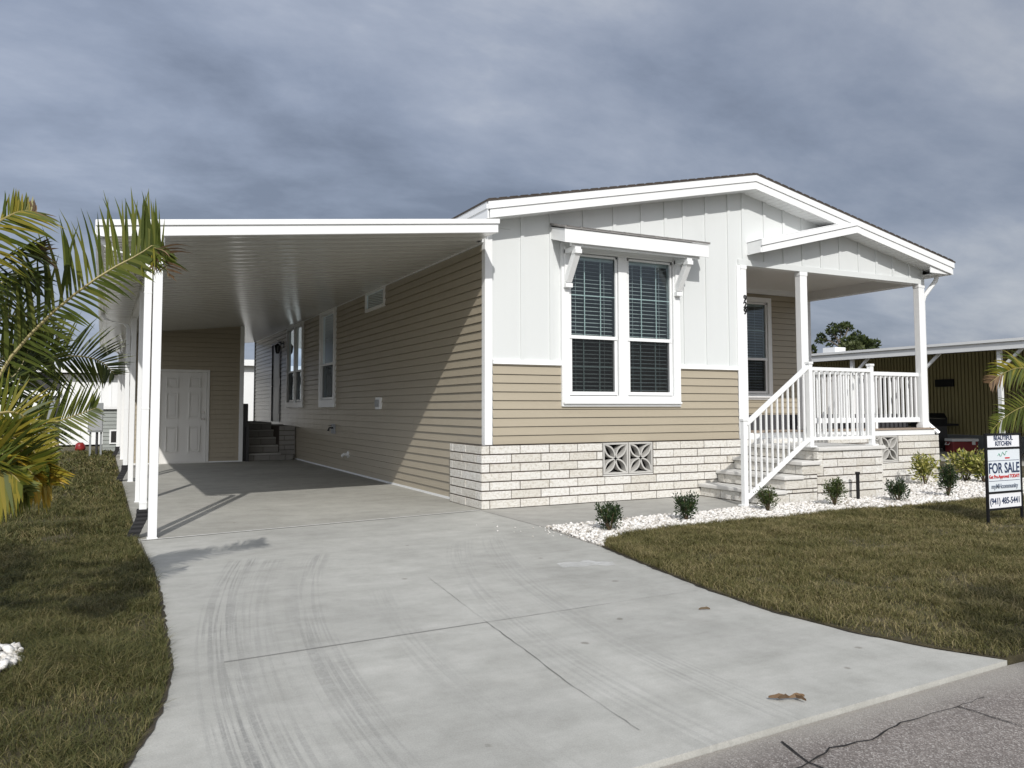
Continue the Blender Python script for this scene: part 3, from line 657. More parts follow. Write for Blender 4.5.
# ---- text
def text(name,s,size,loc,xdir,zdir,m,parent,align='CENTER',ext=.0015,sx=1.0,bold=.0,shear=0):
    cu=bpy.data.curves.new(name,'FONT'); cu.body=s; cu.size=size; cu.align_x=align; cu.align_y='CENTER'; cu.extrude=ext; cu.offset=bold; cu.shear=shear; cu.resolution_u=3
    t=bpy.data.objects.new(name+'_src',cu); COL.objects.link(t); bpy.context.view_layer.update()
    me=bpy.data.meshes.new_from_object(t.evaluated_get(bpy.context.evaluated_depsgraph_get())); 
    COL.objects.unlink(t); bpy.data.objects.remove(t); me.name=name
    me.materials.clear(); me.materials.append(m)
    X=V(xdir).normalized(); Z=V(zdir).normalized(); Yv=X.cross(Z)*-1
    R_=Matrix(((X.x,Z.x,-Yv.x*-1*-1,0),(X.y,Z.y,-Yv.y,0),(X.z,Z.z,-Yv.z,0),(0,0,0,1)))
    n=X.cross(Z); R_=Matrix(((X.x,Z.x,n.x,loc[0]),(X.y,Z.y,n.y,loc[1]),(X.z,Z.z,n.z,loc[2]),(0,0,0,1)))
    me.transform(R_@Matrix.Diagonal((sx,1,1,1)))
    o=bpy.data.objects.new(name,me); COL.objects.link(o); o.parent=parent; return o
for i,c in enumerate('929'):
    text('house_number',c,.125,(4.165,-.033,2.795-i*.095),(1,0,0),(0,0,1),M['black'],home,bold=.006)

# ================================================================== CARPORT
cp=thing('carport','white aluminium carport with ribbed ceiling on slim posts beside the home','carport',(-2,7,0))
YF=-.6; YB=16.55; xl,xr=-4.23,-.003
ZC=lambda x:3.385+.109*(x+.14)      # top of fascia
m=MB(); yy=-.57; rp=.265
while yy<YB-.01:
    e=min(yy+rp,YB)
    pr=[(yy,0.0),(yy+.010,-.05),(yy+.060,-.05),(yy+.130,-.046),(yy+.20,-.05),(e-.045,-.05),(e-.035,-.0),(e,0.0)]
    for (a,za),(b,zb_) in zip(pr,pr[1:]):
        xe=xr if a>=0 else -.125
        if b>a: m.add([(xl+.06,a,ZC(xl)-.105+za),(xe,a,ZC(xe)-.105+za),(xe,b,ZC(xe)-.105+zb_),(xl+.06,b,ZC(xl)-.105+zb_)],[(0,1,2,3)])
    yy+=rp
m.prism([(xl+.05,YF+.03,ZC(xl)-.02),(-.125,YF+.03,ZC(-.125)-.02),(-.125,YF+.03,ZC(-.125)-.09),(xl+.05,YF+.03,ZC(xl)-.09)],(0,-YF-.03,0))
m.prism([(xl+.05,0,ZC(xl)-.02),(xr,0,ZC(xr)-.02),(xr,0,ZC(xr)-.09),(xl+.05,0,ZC(xl)-.09)],(0,YB-.02,0))
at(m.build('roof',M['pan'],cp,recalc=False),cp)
m=MB()
def fasc(y,th,t0,t1,a=xl,b=-.12): m.prism([(a,y,ZC(a)-t0),(b,y,ZC(b)-t0),(b,y,ZC(b)-t1),(a,y,ZC(a)-t1)],(0,th,0))
fasc(YF-.018,.05,.0,.055,xl-.01,-.108); fasc(YF,.03,.056,.155)
fasc(YF+.03,.05,.135,.155)
at(m.build('fascia',M['alu'],cp,bevel=.003),cp)
m=MB(); zt=ZC(xl)
pr=[(xl,zt-.005),(xl-.012,zt-.005),(xl-.012,zt-.13),(xl+.012,zt-.15),(xl+.10,zt-.15),(xl+.10,zt-.06),(xl+.09,zt-.06),(xl+.09,zt-.14),(xl+.012,zt-.14),(xl,zt-.125)]
m.prism([(x,YF-.01,z) for x,z in pr],(0,YB-YF+.02,0)); gut=at(m.build('gutter',M['alu'],cp),cp)
m=MB(); xbm=-3.70; m.box(xbm-.03,xbm+.05,YF+.03,YB-.03,ZC(xbm)-.27,ZC(xbm)-.145); at(m.build('beam',M['alu'],cp),cp)
for y in (-.60,2.67,5.95,9.22,12.5,15.8):
    m=MB(); m.box(-3.742,-3.665,y-.038,y+.038,.002,ZC(-3.7)-.15); m.box(-3.75,-3.657,y-.046,y+.046,.002,.012); at(m.build('post',M['alu'],cp,bevel=.004),cp)
for y in (-.49,6.15,13.6):
    m=MB(); zt2=ZC(xl)-.14
    def rect(p,w=.064,h=.06):
        return [V(p)+V((-w/2,-h/2,0)),V(p)+V((w/2,-h/2,0)),V(p)+V((w/2,h/2,0)),V(p)+V((-w/2,h/2,0))]
    pts=[(-4.17,y,zt2),(-4.17,y,zt2-.05),(-4.10,y,zt2-.11),(-3.83,y,zt2-.17),(-3.783,y,zt2-.23),(-3.783,y,.25)]
    rings=[rect(p) for p in pts]
    vs=[v for r in rings for v in r]; fs=[]
    for i in range(len(rings)-1):
        for j in range(4): fs.append((4*i+j,4*i+(j+1)%4,4*i+4+(j+1)%4,4*i+4+j))
    fs+=[(0,1,2,3),(len(vs)-4,len(vs)-3,len(vs)-2,len(vs)-1)]
    m.add(vs,fs)
    for z in (.32,1.2,2.3): m.box(-3.818,-3.748,y-.033,y+.033,z,z+.012)
    ds=at(m.build('downspout',M['alu'],cp),cp)
    m=MB(); pp=[V((-3.783,y,.265)),V((-3.79,y-.01,.18)),V((-3.83,y-.03,.10)),V((-3.872,y-.05,.005))]
    prev=None
    for i in range(15):
        t=i/14*3; k=min(int(t),2); c=pp[k].lerp(pp[k+1],t-k); s=1.0+(.05 if i%2 else -.02)
        r=[V(c)+V((dx*.049*s,dy*.04*s,0)) for dx,dy in ((-1,-1),(1,-1),(1,1),(-1,1))]
        if prev: 
            m.add(prev+r,[(0,1,5,4),(1,2,6,5),(2,3,7,6),(3,0,4,7)])
        prev=r
    b=m.build('drain_boot',M['black'],ds); 

# ================================================================== UTILITY SHED under the carport
YS=10.35
sh=thing('utility_shed','tan sided utility shed with white six panel door at back of carport','shed',(-2.4,12,0))
m=MB(moved(FRONT,0,YS)); 
xs0,xs1=-3.58,-1.285; d0x,d1x=-3.03,-2.06; dz=2.02
cut_wall(m,xs0,xs1,.02,3.13,[(d0x,d1x,0,dz)],.0); 
m2=at(m.build('siding',M['siding'],sh,recalc=False),sh)
m=MB(); m.box(xs0,xs1,YS+.05,YS+.1,0,3.1); m.box(xs0,xs0+.05,YS+.1,15.5,0,3.0); m.box(xs1-.05,xs1,YS+.1,15.5,0,3.16); m.box(xs0,xs1,15.45,15.5,0,3.0); at(m.build('wall',M['siding'],sh),sh)
m=MB(); m.box(xs1-.075,xs1+.01,YS-.03,YS+.0,.0,3.15); m.box(xs1,xs1+.02,YS,YS+.09,0,3.15); m.box(xs0-.02,xs0+.06,YS-.03,YS,0,2.95);m.box(xs0-.02,xs0,YS,YS+.09,0,2.95)
m.box(xs0,d0x-.06,YS-.028,YS,.004,.03); m.box(d1x+.06,xs1-.076,YS-.028,YS,.004,.03); m.prism([(xs0,YS-.03,2.93),(xs1,YS-.03,3.18),(xs1,YS-.03,3.22),(xs0,YS-.03,2.97)],(0,.03,0))
at(m.build('corner_trim',M['trim'],sh),sh)
m=MB(); m.box(d0x-.055,d0x,YS-.035,YS+.05,.0,dz+.055); m.box(d1x,d1x+.055,YS-.035,YS+.05,.0,dz+.055); m.box(d0x,d1x,YS-.035,YS+.05,dz,dz+.055); m.box(d0x,d1x,YS-.03,YS+.05,0,.018); at(m.build('door_frame',M['door'],sh),sh)
m=MB(); yd=YS-.008; m.box(d0x+.004,d1x-.004,yd,yd+.04,.02,dz-.003)
dw=d1x-d0x
def dpanel(a,b,c,d):
    # raised moulding ring and field
    for (p,q,r,s) in ((a,b,c,c+.02),(a,b,d-.02,d),(a,a+.02,c+.02,d-.02),(b-.02,b,c+.02,d-.02)): m.box(p,q,yd-.022,yd,r,s)
    m.box(a+.05,b-.05,yd-.014,yd,c+.05,d-.05)
for k in (0,1):
    a=d0x+.13+k*(dw/2-.02); b=a+dw/2-.24
    dpanel(a,b,.25,.82); dpanel(a,b,1.0,1.56); dpanel(a,b,1.68,1.90)
dr=at(m.build('door',M['door'],sh,bevel=.003),sh)
m=MB(); m.cyl((d1x-.075,yd-.012,.98),.032,.012,'y'); m.cyl((d1x-.075,yd-.05,.98),.014,.05,'y'); m.cyl((d1x-.075,yd-.075,.98),.027,.03,'y'); kb=m.build('door_knob',M['steel'],None); kb.parent=dr; 
m=MB(); m.cyl((d1x-.075,yd-.025,1.13),.028,.025,'y'); kb=m.build('deadbolt',M['steel'],None); kb.parent=dr

# ================================================================== STEPS
def block_run(Mx,u0,u1,z0,z1,mb,rows=None,d=.1):
    h=(z1-z0)
    n=max(1,round(h/.1081)); mb2=MB(Mx); blocks(mb2,u0,u1,n,[],bool(random.getrandbits(1)),-.06,.0,z0,h/n,.36,.12); 
    b=len(mb.v); mb.v+=mb2.v; mb.f+=[[b+i for i in f] for f in mb2.f]; mb.mi+=mb2.mi
st=thing('front_steps','cream block front steps with white tread slabs and white picket handrail','steps',(4,-.8,0))
YW=-1.38; R=[3.19,3.495,3.80,4.105]; H=.173; XE=5.31
m=MB(); core=MB()
for i,xr_ in enumerate(R):
    xe=R[i+1] if i<3 else XE
    zb,zt=(i*H if i else 0),(i+1)*H-.05
    # riser facing -x
    block_run(Matrix(((0,-1,0,xr_),(1,0,0,0),(0,0,1,0),(0,0,0,1))),YW,-.142,max(0,i*H),zt,m)
# front face under each tread, running to the landing's end
def frontblocks(u0,u1,z0,z1): block_run(Matrix(((1,0,0,0),(0,-1,0,YW),(0,0,1,0),(0,0,0,1))),u0,u1,z0,z1,m)
frontblocks(R[0],4.06,0,H-.05)
frontblocks(R[1],4.06,H+.0,2*H-.05); frontblocks(R[0]+.31,4.06,H-.05,H); 
frontblocks(R[2],4.06,2*H,3*H-.05); frontblocks(R[1]+.31,4.06,2*H-.05,2*H)
frontblocks(4.06,XE,0,4*H-.05)
block_run(Matrix(((0,1,0,XE),(1,0,0,0),(0,0,1,0),(0,0,0,1))),YW,-.142,0,4*H-.05,m)
at(m.build('block_wall',M['block'],st,bevel=.004),st)
m=MB()
for i,xr_ in enumerate(R): m.box(xr_+.012,XE-.012,YW+.012,-.145,max(.001,i*H-.05+.001),(i+1)*H-.052)
at(m.build('mortar',M['mortar'],st),st)
for i,xr_ in enumerate(R):
    m=MB(); xe=(R[i+1]-.0) if i<3 else XE+.03
    m.box(xr_-.035,xe,YW-.03,-.14,(i+1)*H-.05,(i+1)*H); at(m.build('tread',M['tread'],st,bevel=.012),st)
zl=4*H
def newel(x,y,z0,z1,w=.062):
    m=MB(); m.box(x-w/2,x+w/2,y-w/2,y+w/2,z0,z1-.03); m.box(x-w/2-.008,x+w/2+.008,y-w/2-.008,y+w/2+.008,z1-.03,z1); m.box(x-w*.95,x+w*.95,y-w*.95,y+w*.95,z0,z0+.02); return at(m.build('newel_post',M['trim'],st,bevel=.004),st)
YR=-1.31
newel(2.895,YR,.0,1.07,.062); newel(4.03,YR,zl,1.80); newel(5.19,YR,zl,1.80); newel(5.19,-.2,zl,1.80)
m=MB(); at(rail(None,(4.06,YR,zl),(5.16,YR,zl),.09,1.04,11,bw=.02),st); m=None
at(rail(None,(5.19,YR+.03,zl),(5.19,-.23,zl),.09,1.04,10,bw=.02),st)
# sloping rail
m=MB(); A=V((2.93,YR,1.0)); B=V((4.0,YR,1.735)); m.beam(A,B,.05,.045); A2=V((2.93,YR,.10)); B2=V((4.0,YR,.80)); m.beam(A2,B2,.045,.045)
for i in range(11):
    t=(i+.6)/11.4; a=A.lerp(B,t); b=A2.lerp(B2,t); m.box(a.x-.01,a.x+.01,YR-.01,YR+.01,b.z,a.z)
at(m.build('stair_railing',M['trim'],st),st)
m=MB(); m.box(4.12,5.2,-.139,-.125,.705,.755); at(m.build('step_vent',M['trim'],st),st)

# steps to the side door
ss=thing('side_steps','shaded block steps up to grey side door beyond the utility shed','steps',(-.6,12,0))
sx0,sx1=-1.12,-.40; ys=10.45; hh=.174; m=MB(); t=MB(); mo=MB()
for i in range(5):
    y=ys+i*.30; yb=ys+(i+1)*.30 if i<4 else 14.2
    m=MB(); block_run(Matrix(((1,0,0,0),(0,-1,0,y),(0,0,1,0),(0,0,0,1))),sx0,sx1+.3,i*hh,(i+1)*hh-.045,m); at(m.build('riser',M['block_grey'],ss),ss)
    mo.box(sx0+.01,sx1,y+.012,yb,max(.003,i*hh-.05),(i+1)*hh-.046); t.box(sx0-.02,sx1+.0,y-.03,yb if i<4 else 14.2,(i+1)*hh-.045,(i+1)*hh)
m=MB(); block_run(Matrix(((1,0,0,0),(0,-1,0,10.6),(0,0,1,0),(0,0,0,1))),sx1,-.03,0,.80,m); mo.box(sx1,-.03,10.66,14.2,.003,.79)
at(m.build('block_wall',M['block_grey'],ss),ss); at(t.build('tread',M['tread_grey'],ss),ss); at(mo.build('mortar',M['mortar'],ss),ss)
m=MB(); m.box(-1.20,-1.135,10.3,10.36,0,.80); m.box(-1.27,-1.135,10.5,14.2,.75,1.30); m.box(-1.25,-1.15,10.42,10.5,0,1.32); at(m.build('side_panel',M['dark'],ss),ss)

# ================================================================== FOR SALE SIGN
sg=thing('for_sale_sign','black framed FOR SALE yard sign standing on the right lawn','sign',(4.25,-3.66,0))
ys_=-3.66; a,b=3.955,4.555
m=MB()
for x in (a,b-.022): m.box(x,x+.022,ys_-.012,ys_+.012,-.05,.932)
for z in (.912,.768,.313,.143): m.box(a+.022,b-.022,ys_-.010,ys_+.010,z,z+.02)
at(m.build('sign_frame',M['black'],sg),sg)
for z0_,z1_,mm in ((.789,.911,'signface'),(.334,.767,'signface2'),(.164,.312,'signface')):
    m=MB(); m.box(a+.022,b-.022,ys_-.004,ys_+.004,z0_,z1_); at(m.build('sign_panel',M[mm],sg),sg)
cx=(a+b)/2
def st_(s,size,x,z,mm,sx=1,bold=0,shear=0): o=text('lettering',s,size,(x,ys_-.0065,z),(1,0,0),(0,0,1),M[mm],None,sx=sx,bold=bold,shear=shear); at(o,sg)
st_('BEAUTIFUL',.066,cx,.882,'ink',1.0,.001); st_('KITCHEN',.066,cx,.825,'ink',1.0,.001)
st_('FOR SALE',.150,cx,.568,'ink',.82,.002)
st_('Get Pre-Approved TODAY!',.052,cx,.484,'redink',.86,.0008)
st_('myMHcommunity',.068,cx,.385,'greyink',.92,.0008)
st_('(941) 485-5441',.092,cx,.232,'ink',.90,.001)
m=MB(); m.tube([(cx-.10+.02*i,ys_-.006,.70+.022*math.sin(i*1.9)+.004*i) for i in range(9)],.004,5); at(m.build('logo_mark',M['greenink'],sg),sg)
m=MB(); m.box(cx+.02,cx+.10,ys_-.007,ys_-.004,.668,.682); at(m.build('logo_mark',M['redink'],sg),sg)
m=MB(); m.box(a+.04,b-.04,ys_-.0065,ys_-.004,.648,.652); m.box(a+.04,b-.04,ys_-.0065,ys_-.004,.440,.444); at(m.build('rule_line',M['ink'],sg),sg)

# ================================================================== PLANTS
def frond(parent,pts,n,lA,lB,sA,sB,mats,raw=False,fwd=.55,droop=.25,w=.020,rr=.011,tipdead=0,start=.12,jit=.12,name='frond'):
    """one palm leaf: a curved rachis with two rows of drooping leaflets. pts world points; sA/sB world directions of the two rows"""
    P=[V(p) for p in pts]; K=len(P)
    def cr_(t):
        f=t*(K-1); i=min(int(f),K-2); u=f-i
        p0=P[max(i-1,0)];p1=P[i];p2=P[i+1];p3=P[min(i+2,K-1)]
        return .5*((2*p1)+(p2-p0)*u+(2*p0-5*p1+4*p2-p3)*u*u+(3*p1-p0-3*p2+p3)*u*u*u)
    m=MB(); m.cur=0; c=[cr_(i/16) for i in range(17)]; m.tube(c,[rr*(1-.8*i/16) for i in range(17)],5)
    for i in range(n):
        for s,(L0,S) in enumerate(((lA,sA),(lB,sB))):
            t=start+(1-start)*(i+.5*s+random.uniform(0,.4))/n
            if t>1: continue
            p=cr_(t); T=(cr_(min(t+.02,1))-cr_(max(t-.02,0))).normalized()
            S=V(S).normalized() if raw else (V(S)-T*V(S).dot(T)).normalized()
            ln=L0*(math.sin(PI*min(1,max(0,(t*.86+.12))))**.6)*random.uniform(.82,1.12)
            d=(S+T*(fwd*(.6+.9*t))+V([random.gauss(0,jit) for _ in range(3)])).normalized()
            nrm=d.cross(T).normalized(); side=nrm.cross(d).normalized()
            side=(side*math.cos(.5)+nrm*math.sin(.5)*(1 if s else -1)).normalized()
            ww=w*random.uniform(.8,1.15); ps=[]; g=V((0,0,-1)); q=p.copy(); dirn=d.copy()
            segs=5
            for k in range(segs+1):
                u=k/segs; wk=ww*(.45+1.1*u if u<.35 else (1-u)**.75*1.1)
                ps.append((q-side*wk/2,q+side*wk/2))
                dirn=(dirn+g*droop*(.4+u)*ln*.9*random.uniform(.6,1.4)).normalized(); q=q+dirn*ln/segs
            m.cur=2 if (t>1-tipdead and random.random()<.85) else 1
            vs=[x for pr in ps for x in pr]; m.add(vs,[(2*k,2*k+1,2*k+3,2*k+2) for k in range(segs)])
    o=m.build(name,[M['rachis'],M[mats],M['frond_dead']],None,recalc=False)
    if parent: at(o,parent)
    return o
def random_frond(parent,hub,az_,L_,rise,mats,n=34,ll=.36,**kw):
    d=V((math.cos(az_),math.sin(az_),0)); up=V((0,0,1)); pts=[]
    for i in range(6):
        t=i/5; pts.append(V(hub)+d*(L_*(.9*t-.05*t*t))+up*(rise*math.sin(min(t*2.1,PI*.8))*.8*L_-.55*L_*t*t*t*.8))
    s=d.cross(up); return frond(parent,pts,n,ll,ll,s+up*.55,-s+up*.55,mats,**kw)
hub=V((-5.20,-4.28,.95))
pl=thing('palm_tree','young palm leaning fronds in from the left edge above white rocks','palm',(hub.x,hub.y,0))
m=MB(); m.tube([(hub.x,hub.y,-.05),(hub.x,hub.y,.2),(hub.x+.02,hub.y,.6),(hub.x,hub.y,.98)],[.09,.075,.06,.045],10); at(m.build('trunk',M['trunk'],pl),pl)
U=V((0,0,1)); RR=Rt.copy()
HB=tuple(hub)
def ww(*a): return W(*a)
# A: the long frond that arches over the corner of the carport
frond(pl,[HB,ww(-60,480,3.75),ww(0,372,3.95),ww(50,315,4.1),ww(100,276,4.2),ww(138,255,4.3),ww(156,245,4.35),ww(166,262,4.35)],60,.40,.20,U*1.0-RR*.05-Fw*.1,-U*.35+RR*.9+Fw*.2,'frond',raw=True,fwd=.02,droop=.55,w=.026,tipdead=.0,start=.30,jit=.07)
frond(pl,[ww(120,262,4.32),ww(140,252,4.33),ww(155,248,4.34),ww(163,258,4.35),ww(168,275,4.35)],20,.17,.20,-U*.9+RR*.25,-U*.3+RR*.9,'frond_mixed',fwd=.4,droop=.8,w=.016,tipdead=.55,start=.05,jit=.2,rr=.004)
# B: fronds top left
frond(pl,[HB,ww(-90,340,3.6),ww(-40,260,3.7),ww(-10,228,3.75),ww(18,212,3.8),ww(36,212,3.85)],40,.16,.30,U*.9-RR*.1,RR*.95-U*.32,'frond_mixed',raw=True,fwd=.1,droop=.35,w=.020,tipdead=.08,start=.3,jit=.1)
frond(pl,[HB,ww(-80,380,3.7),ww(-35,300,3.85),ww(0,262,3.9),ww(25,250,3.95),ww(42,252,4.0)],38,.20,.27,RR*.9+U*.35,RR*.85-U*.5,'frond_dark',raw=True,fwd=.1,droop=.6,w=.019,tipdead=.15,start=.25,jit=.25)
frond(pl,[HB,ww(-80,400,3.8),ww(-30,310,4.0),ww(0,284,4.05),ww(22,274,4.1),ww(40,280,4.1)],30,.22,.26,U*.4+RR*.9,-U*.6+RR*.8,'frond_dark',raw=True,fwd=.1,droop=.5,w=.022,start=.25,jit=.25)
frond(pl,[HB,ww(-80,420,3.8),ww(-30,345,4.0),ww(5,318,4.1),ww(35,318,4.2),ww(60,340,4.2)],40,.25,.22,U*.9-RR*.1,-U*.9+RR*.1,'frond',fwd=.6,droop=.5,w=.02,start=.25,jit=.2)
# C: dark hub frond behind, feathering to the right
frond(pl,[HB,ww(-60,450,4.1),ww(-10,395,4.3),ww(25,368,4.45),ww(65,356,4.6),ww(98,360,4.7),ww(114,374,4.75)],42,.30,.27,U*.8+RR*.25,-U*.9+RR*.15,'frond_dark',fwd=.5,droop=.35,w=.018,start=.3,jit=.07)
frond(pl,[HB,ww(-60,455,3.9),ww(-15,400,4.0),ww(10,380,4.1),ww(22,365,4.15),ww(30,345,4.2)],36,.26,.26,-RR*.9+U*.3,RR*.8+U*.4,'frond_dark',fwd=.9,droop=.35,w=.022,start=.35,jit=.2)
# D: feather in front of the white house
frond(pl,[HB,ww(-50,480,3.9),ww(0,440,4.05),ww(38,428,4.2),ww(68,418,4.3),ww(96,408,4.4)],40,.33,.22,U*.8+RR*.35,-U*.55+RR*.75,'frond',fwd=.45,droop=.12,w=.016,start=.3,jit=.06)
# fuller green fan between the hub and the yellowing fronds
frond(pl,[HB,ww(-60,420,3.9),ww(-15,372,4.1),ww(15,352,4.2),ww(40,350,4.3),ww(62,362,4.35)],40,.26,.24,U*.9+RR*.3,-U*.7+RR*.6,'frond',fwd=.5,droop=.45,w=.02,start=.3,jit=.12)
frond(pl,[HB,ww(-60,470,3.7),ww(-20,440,3.75),ww(8,436,3.8),ww(30,448,3.82),ww(48,466,3.84)],44,.22,.30,RR*.8+U*.5,-U*1.0+RR*.12,'frond_mixed',raw=True,fwd=.1,droop=.15,w=.024,start=.3,jit=.1)
frond(pl,[HB,ww(-60,480,3.5),ww(-20,462,3.55),ww(2,468,3.6),ww(18,480,3.6),ww(28,494,3.6)],36,.14,.24,RR*.9-U*.2,-U*1.0+RR*.05,'frond',raw=True,fwd=.1,droop=.1,w=.024,start=.3,jit=.1)
# E..H: yellowing lower fronds
frond(pl,[HB,ww(-50,440,3.6),ww(-5,438,3.7),ww(24,452,3.8),ww(40,470,3.85),ww(50,484,3.85)],40,.28,.16,-U*1.0+RR*.05,RR*.95-U*.1,'frond_yellow',raw=True,fwd=.1,droop=.1,w=.024,start=.4,jit=.08)
frond(pl,[HB,ww(-50,450,3.6),ww(-15,448,3.65),ww(8,455,3.7),ww(26,468,3.72),ww(40,482,3.74)],38,.27,.15,-U*1.0+RR*.02,RR*.9-U*.3,'frond_yellow',raw=True,fwd=.1,droop=.1,w=.026,start=.4,jit=.09)
frond(pl,[HB,ww(-60,455,3.4),ww(-30,455,3.45),ww(-8,462,3.5),ww(10,472,3.5),ww(20,482,3.5)],38,.27,.15,-U*1.0+RR*.02,RR*.9-U*.3,'frond_mixed',raw=True,fwd=.1,droop=.1,w=.026,start=.3,jit=.09)
frond(pl,[ww(30,450,3.85),ww(42,462,3.85),ww(50,472,3.86),ww(54,480,3.86)],16,.14,.12,RR*.9-U*.25,RR*.8-U*.6,'frond_yellow',raw=True,fwd=.1,droop=.1,w=.02,start=.0,jit=.12,rr=.004)
frond(pl,[HB,ww(-60,440,3.5),ww(-20,450,3.6),ww(5,455,3.65),ww(22,463,3.7),ww(33,474,3.7)],36,.26,.22,-U*1.0+RR*.05,U*.8+RR*.3,'frond_mixed',fwd=.3,droop=.12,w=.024,start=.3,jit=.1)
frond(pl,[HB,ww(-60,460,3.7),ww(-15,420,3.8),ww(10,412,3.85),ww(28,420,3.9),ww(45,445,3.9)],36,.22,.28,U*.9-RR*.1,-U*.9-RR*.05,'frond_mixed',fwd=.4,droop=.3,w=.022,start=.3,jit=.2)
frond(pl,[HB,ww(-60,470,3.6),ww(-25,470,3.6),ww(0,480,3.6),ww(18,500,3.6)],30,.22,.18,U*.9+RR*.1,-U*.9+RR*.3,'frond',fwd=.4,droop=.3,w=.022,start=.3,jit=.2)
for a_ in (2.3,2.5,2.65,2.8,3.0,3.2,3.4,3.7,4.0,4.4):
    random_frond(pl,hub,a_,1.5+random.random()*.6,random.uniform(.9,1.7),'frond' if random.random()<.6 else 'frond_dark',n=30,w=.03,droop=.4)
# right-hand palm behind the sign
hub2=V((9.0,-3.0,.75)); pr_=thing('palm_tree','small palm at the right edge behind the FOR SALE sign','palm',(hub2.x,hub2.y,0))
m=MB(); m.tube([(hub2.x,hub2.y,-.05),(hub2.x,hub2.y,.8)],[.08,.05],8); at(m.build('trunk',M['trunk'],pr_),pr_)
frond(pr_,[hub2,W(1050,390,13.2),W(1035,372,12.9),W(1018,368,12.7),W(1002,374,12.5),W(990,383,12.4)],34,.50,.42,U*.7-RR*.5,-U*.9-RR*.1,'frond_mixed',fwd=.7,droop=.6,w=.04,start=.2,jit=.1,tipdead=.2)
frond(pr_,[hub2,W(1050,410,13.1),W(1035,405,12.9),W(1020,408,12.7),W(1005,417,12.6),W(992,430,12.4)],34,.45,.45,U*.8-RR*.4,-U*.8-RR*.3,'frond',fwd=.6,droop=.4,w=.035,start=.2,jit=.1)
for a_ in (-.2,.6,1.4,2.6,3.9,4.7,5.4): random_frond(pr_,hub2,a_,1.2+random.random()*.3,.8,'frond',n=22,w=.04,droop=.4)
# tall palm across the road; its crown throws the shade on the right lawn
hub3=V((-2.2,-15.9,6.6)); pb=thing('palm_tree','tall palm across the road, shading the right lawn','palm',(hub3.x,hub3.y,0))
m=MB(); m.tube([(hub3.x-.3,hub3.y,-.1),(hub3.x-.2,hub3.y,2.5),(hub3.x,hub3.y,6.7)],[.2,.15,.12],10); at(m.build('trunk',M['trunk'],pb),pb)
for i in range(11): random_frond(pb,hub3,i*.571,1.9,.5,'frond',n=30,w=.06,ll=.5,droop=.5)

def leaves(m,c,r,n,size,flat=1.0,up=.5,asp=.45,shell=.5):
    c=V(c)
    for _ in range(n):
        d=V([random.gauss(0,1) for _ in range(3)]).normalized(); rad=(random.random()**.5 if random.random()>shell else random.uniform(.75,1.05))
        p=c+V((d.x*r[0],d.y*r[1],d.z*r[2]))*rad
        o=(d+V((0,0,up))+V([random.gauss(0,.5) for _ in range(3)])).normalized(); s=o.cross(V([random.gauss(0,1) for _ in range(3)])).normalized()
        L_=size*random.uniform(.7,1.3); k=s*L_*asp; e=o*L_
        nn=o.cross(s)*L_*.12
        m.add([p,p+e*.45-k*.5+nn,p+e,p+e*.45+k*.5+nn],[(0,1,2,3)])
def shrub(label,x,y,w,h,n,mats,size=.028,group=None,seed=1,lean=0,spiky=False,cat='shrub',name='shrub'):
    random.seed(seed); t=thing(name,label,cat,(x,y,0),group)
    m=MB(); tips=[]
    for i in range(12):
        a=random.random()*2*PI; r=w*.42*random.random()**.5; tip=V((x+math.cos(a)*r+lean*.3,y+math.sin(a)*r,h*random.uniform(.6,.98))); tips.append(tip)
        m.tube([(x,y,-.01),(x+math.cos(a)*r*.4,y+math.sin(a)*r*.4,h*.35),tip],[.007,.005,.003],5)
    at(m.build('stem',M['stem'],t),t)
    m=MB()
    for tip in tips:
        for k in range(5):
            c=V((x,y,h*.25)).lerp(tip,.35+.16*k); leaves(m,c,(w*.13,w*.13,h*.12),n//60,size,up=.9)
    leaves(m,(x,y,h*.52),(w*.40,w*.40,h*.40),n//3,size,up=.7,shell=.7)
    if spiky:
        for tip in tips[:6]:
            q=tip+V((random.uniform(-.02,.02),random.uniform(-.02,.02),h*.16))
            for k in range(5): leaves(m,tip.lerp(q,k/4),(.012,.012,.01),5,size*.8,up=1.2)
    at(m.build('foliage',M[mats],t,recalc=False),t)
    return t
G='young shrubs along the white gravel bed'
shrub('dark rounded shrub at the driveway tip of the gravel bed','0' and .26,-2.26,.30,.27,1100,'shrub',group=G,seed=3)
shrub('neat dark shrub beside the walkway, second from the driveway',1.36,-2.06,.28,.29,1100,'shrub',group=G,seed=5)
shrub('dark shrub in front of the handrail foot of the front steps',2.73,-1.86,.30,.27,900,'shrub_light',.026,group=G,seed=8,spiky=True)
shrub('upright spiky shrub beside the black path stake',3.80,-1.87,.34,.34,900,'shrub_light',.03,group=G,seed=9,spiky=True)
shrub('low bushy shrub in front of the right end of the landing',4.86,-1.95,.32,.27,1000,'shrub',.03,group=G,seed=12,spiky=True)
shrub('tall narrow dark shrub nearest the FOR SALE sign',5.90,-1.90,.27,.44,1000,'shrub',.034,group=G,seed=14)
G2='variegated plants at the right end of the gravel bed'
shrub('yellow green variegated plant against the right corner of skirting',OZ(0,925,486).x,OZ(0,925,486).y,.52,.46,560,'varieg',.06,group=G2,seed=21,cat='plant',name='variegated_plant')
shrub('yellow variegated plant between the tall shrub and the sign',OZ(0,966,482).x,OZ(0,966,482).y,.62,.52,620,'varieg',.065,group=G2,seed=22,cat='plant',name='variegated_plant')
shrub('yellow variegated plant seen at the left edge of the sign',OZ(0,984,484).x,OZ(0,984,484).y,.42,.42,420,'varieg',.075,group=G2,seed=23,cat='plant',name='variegated_plant')
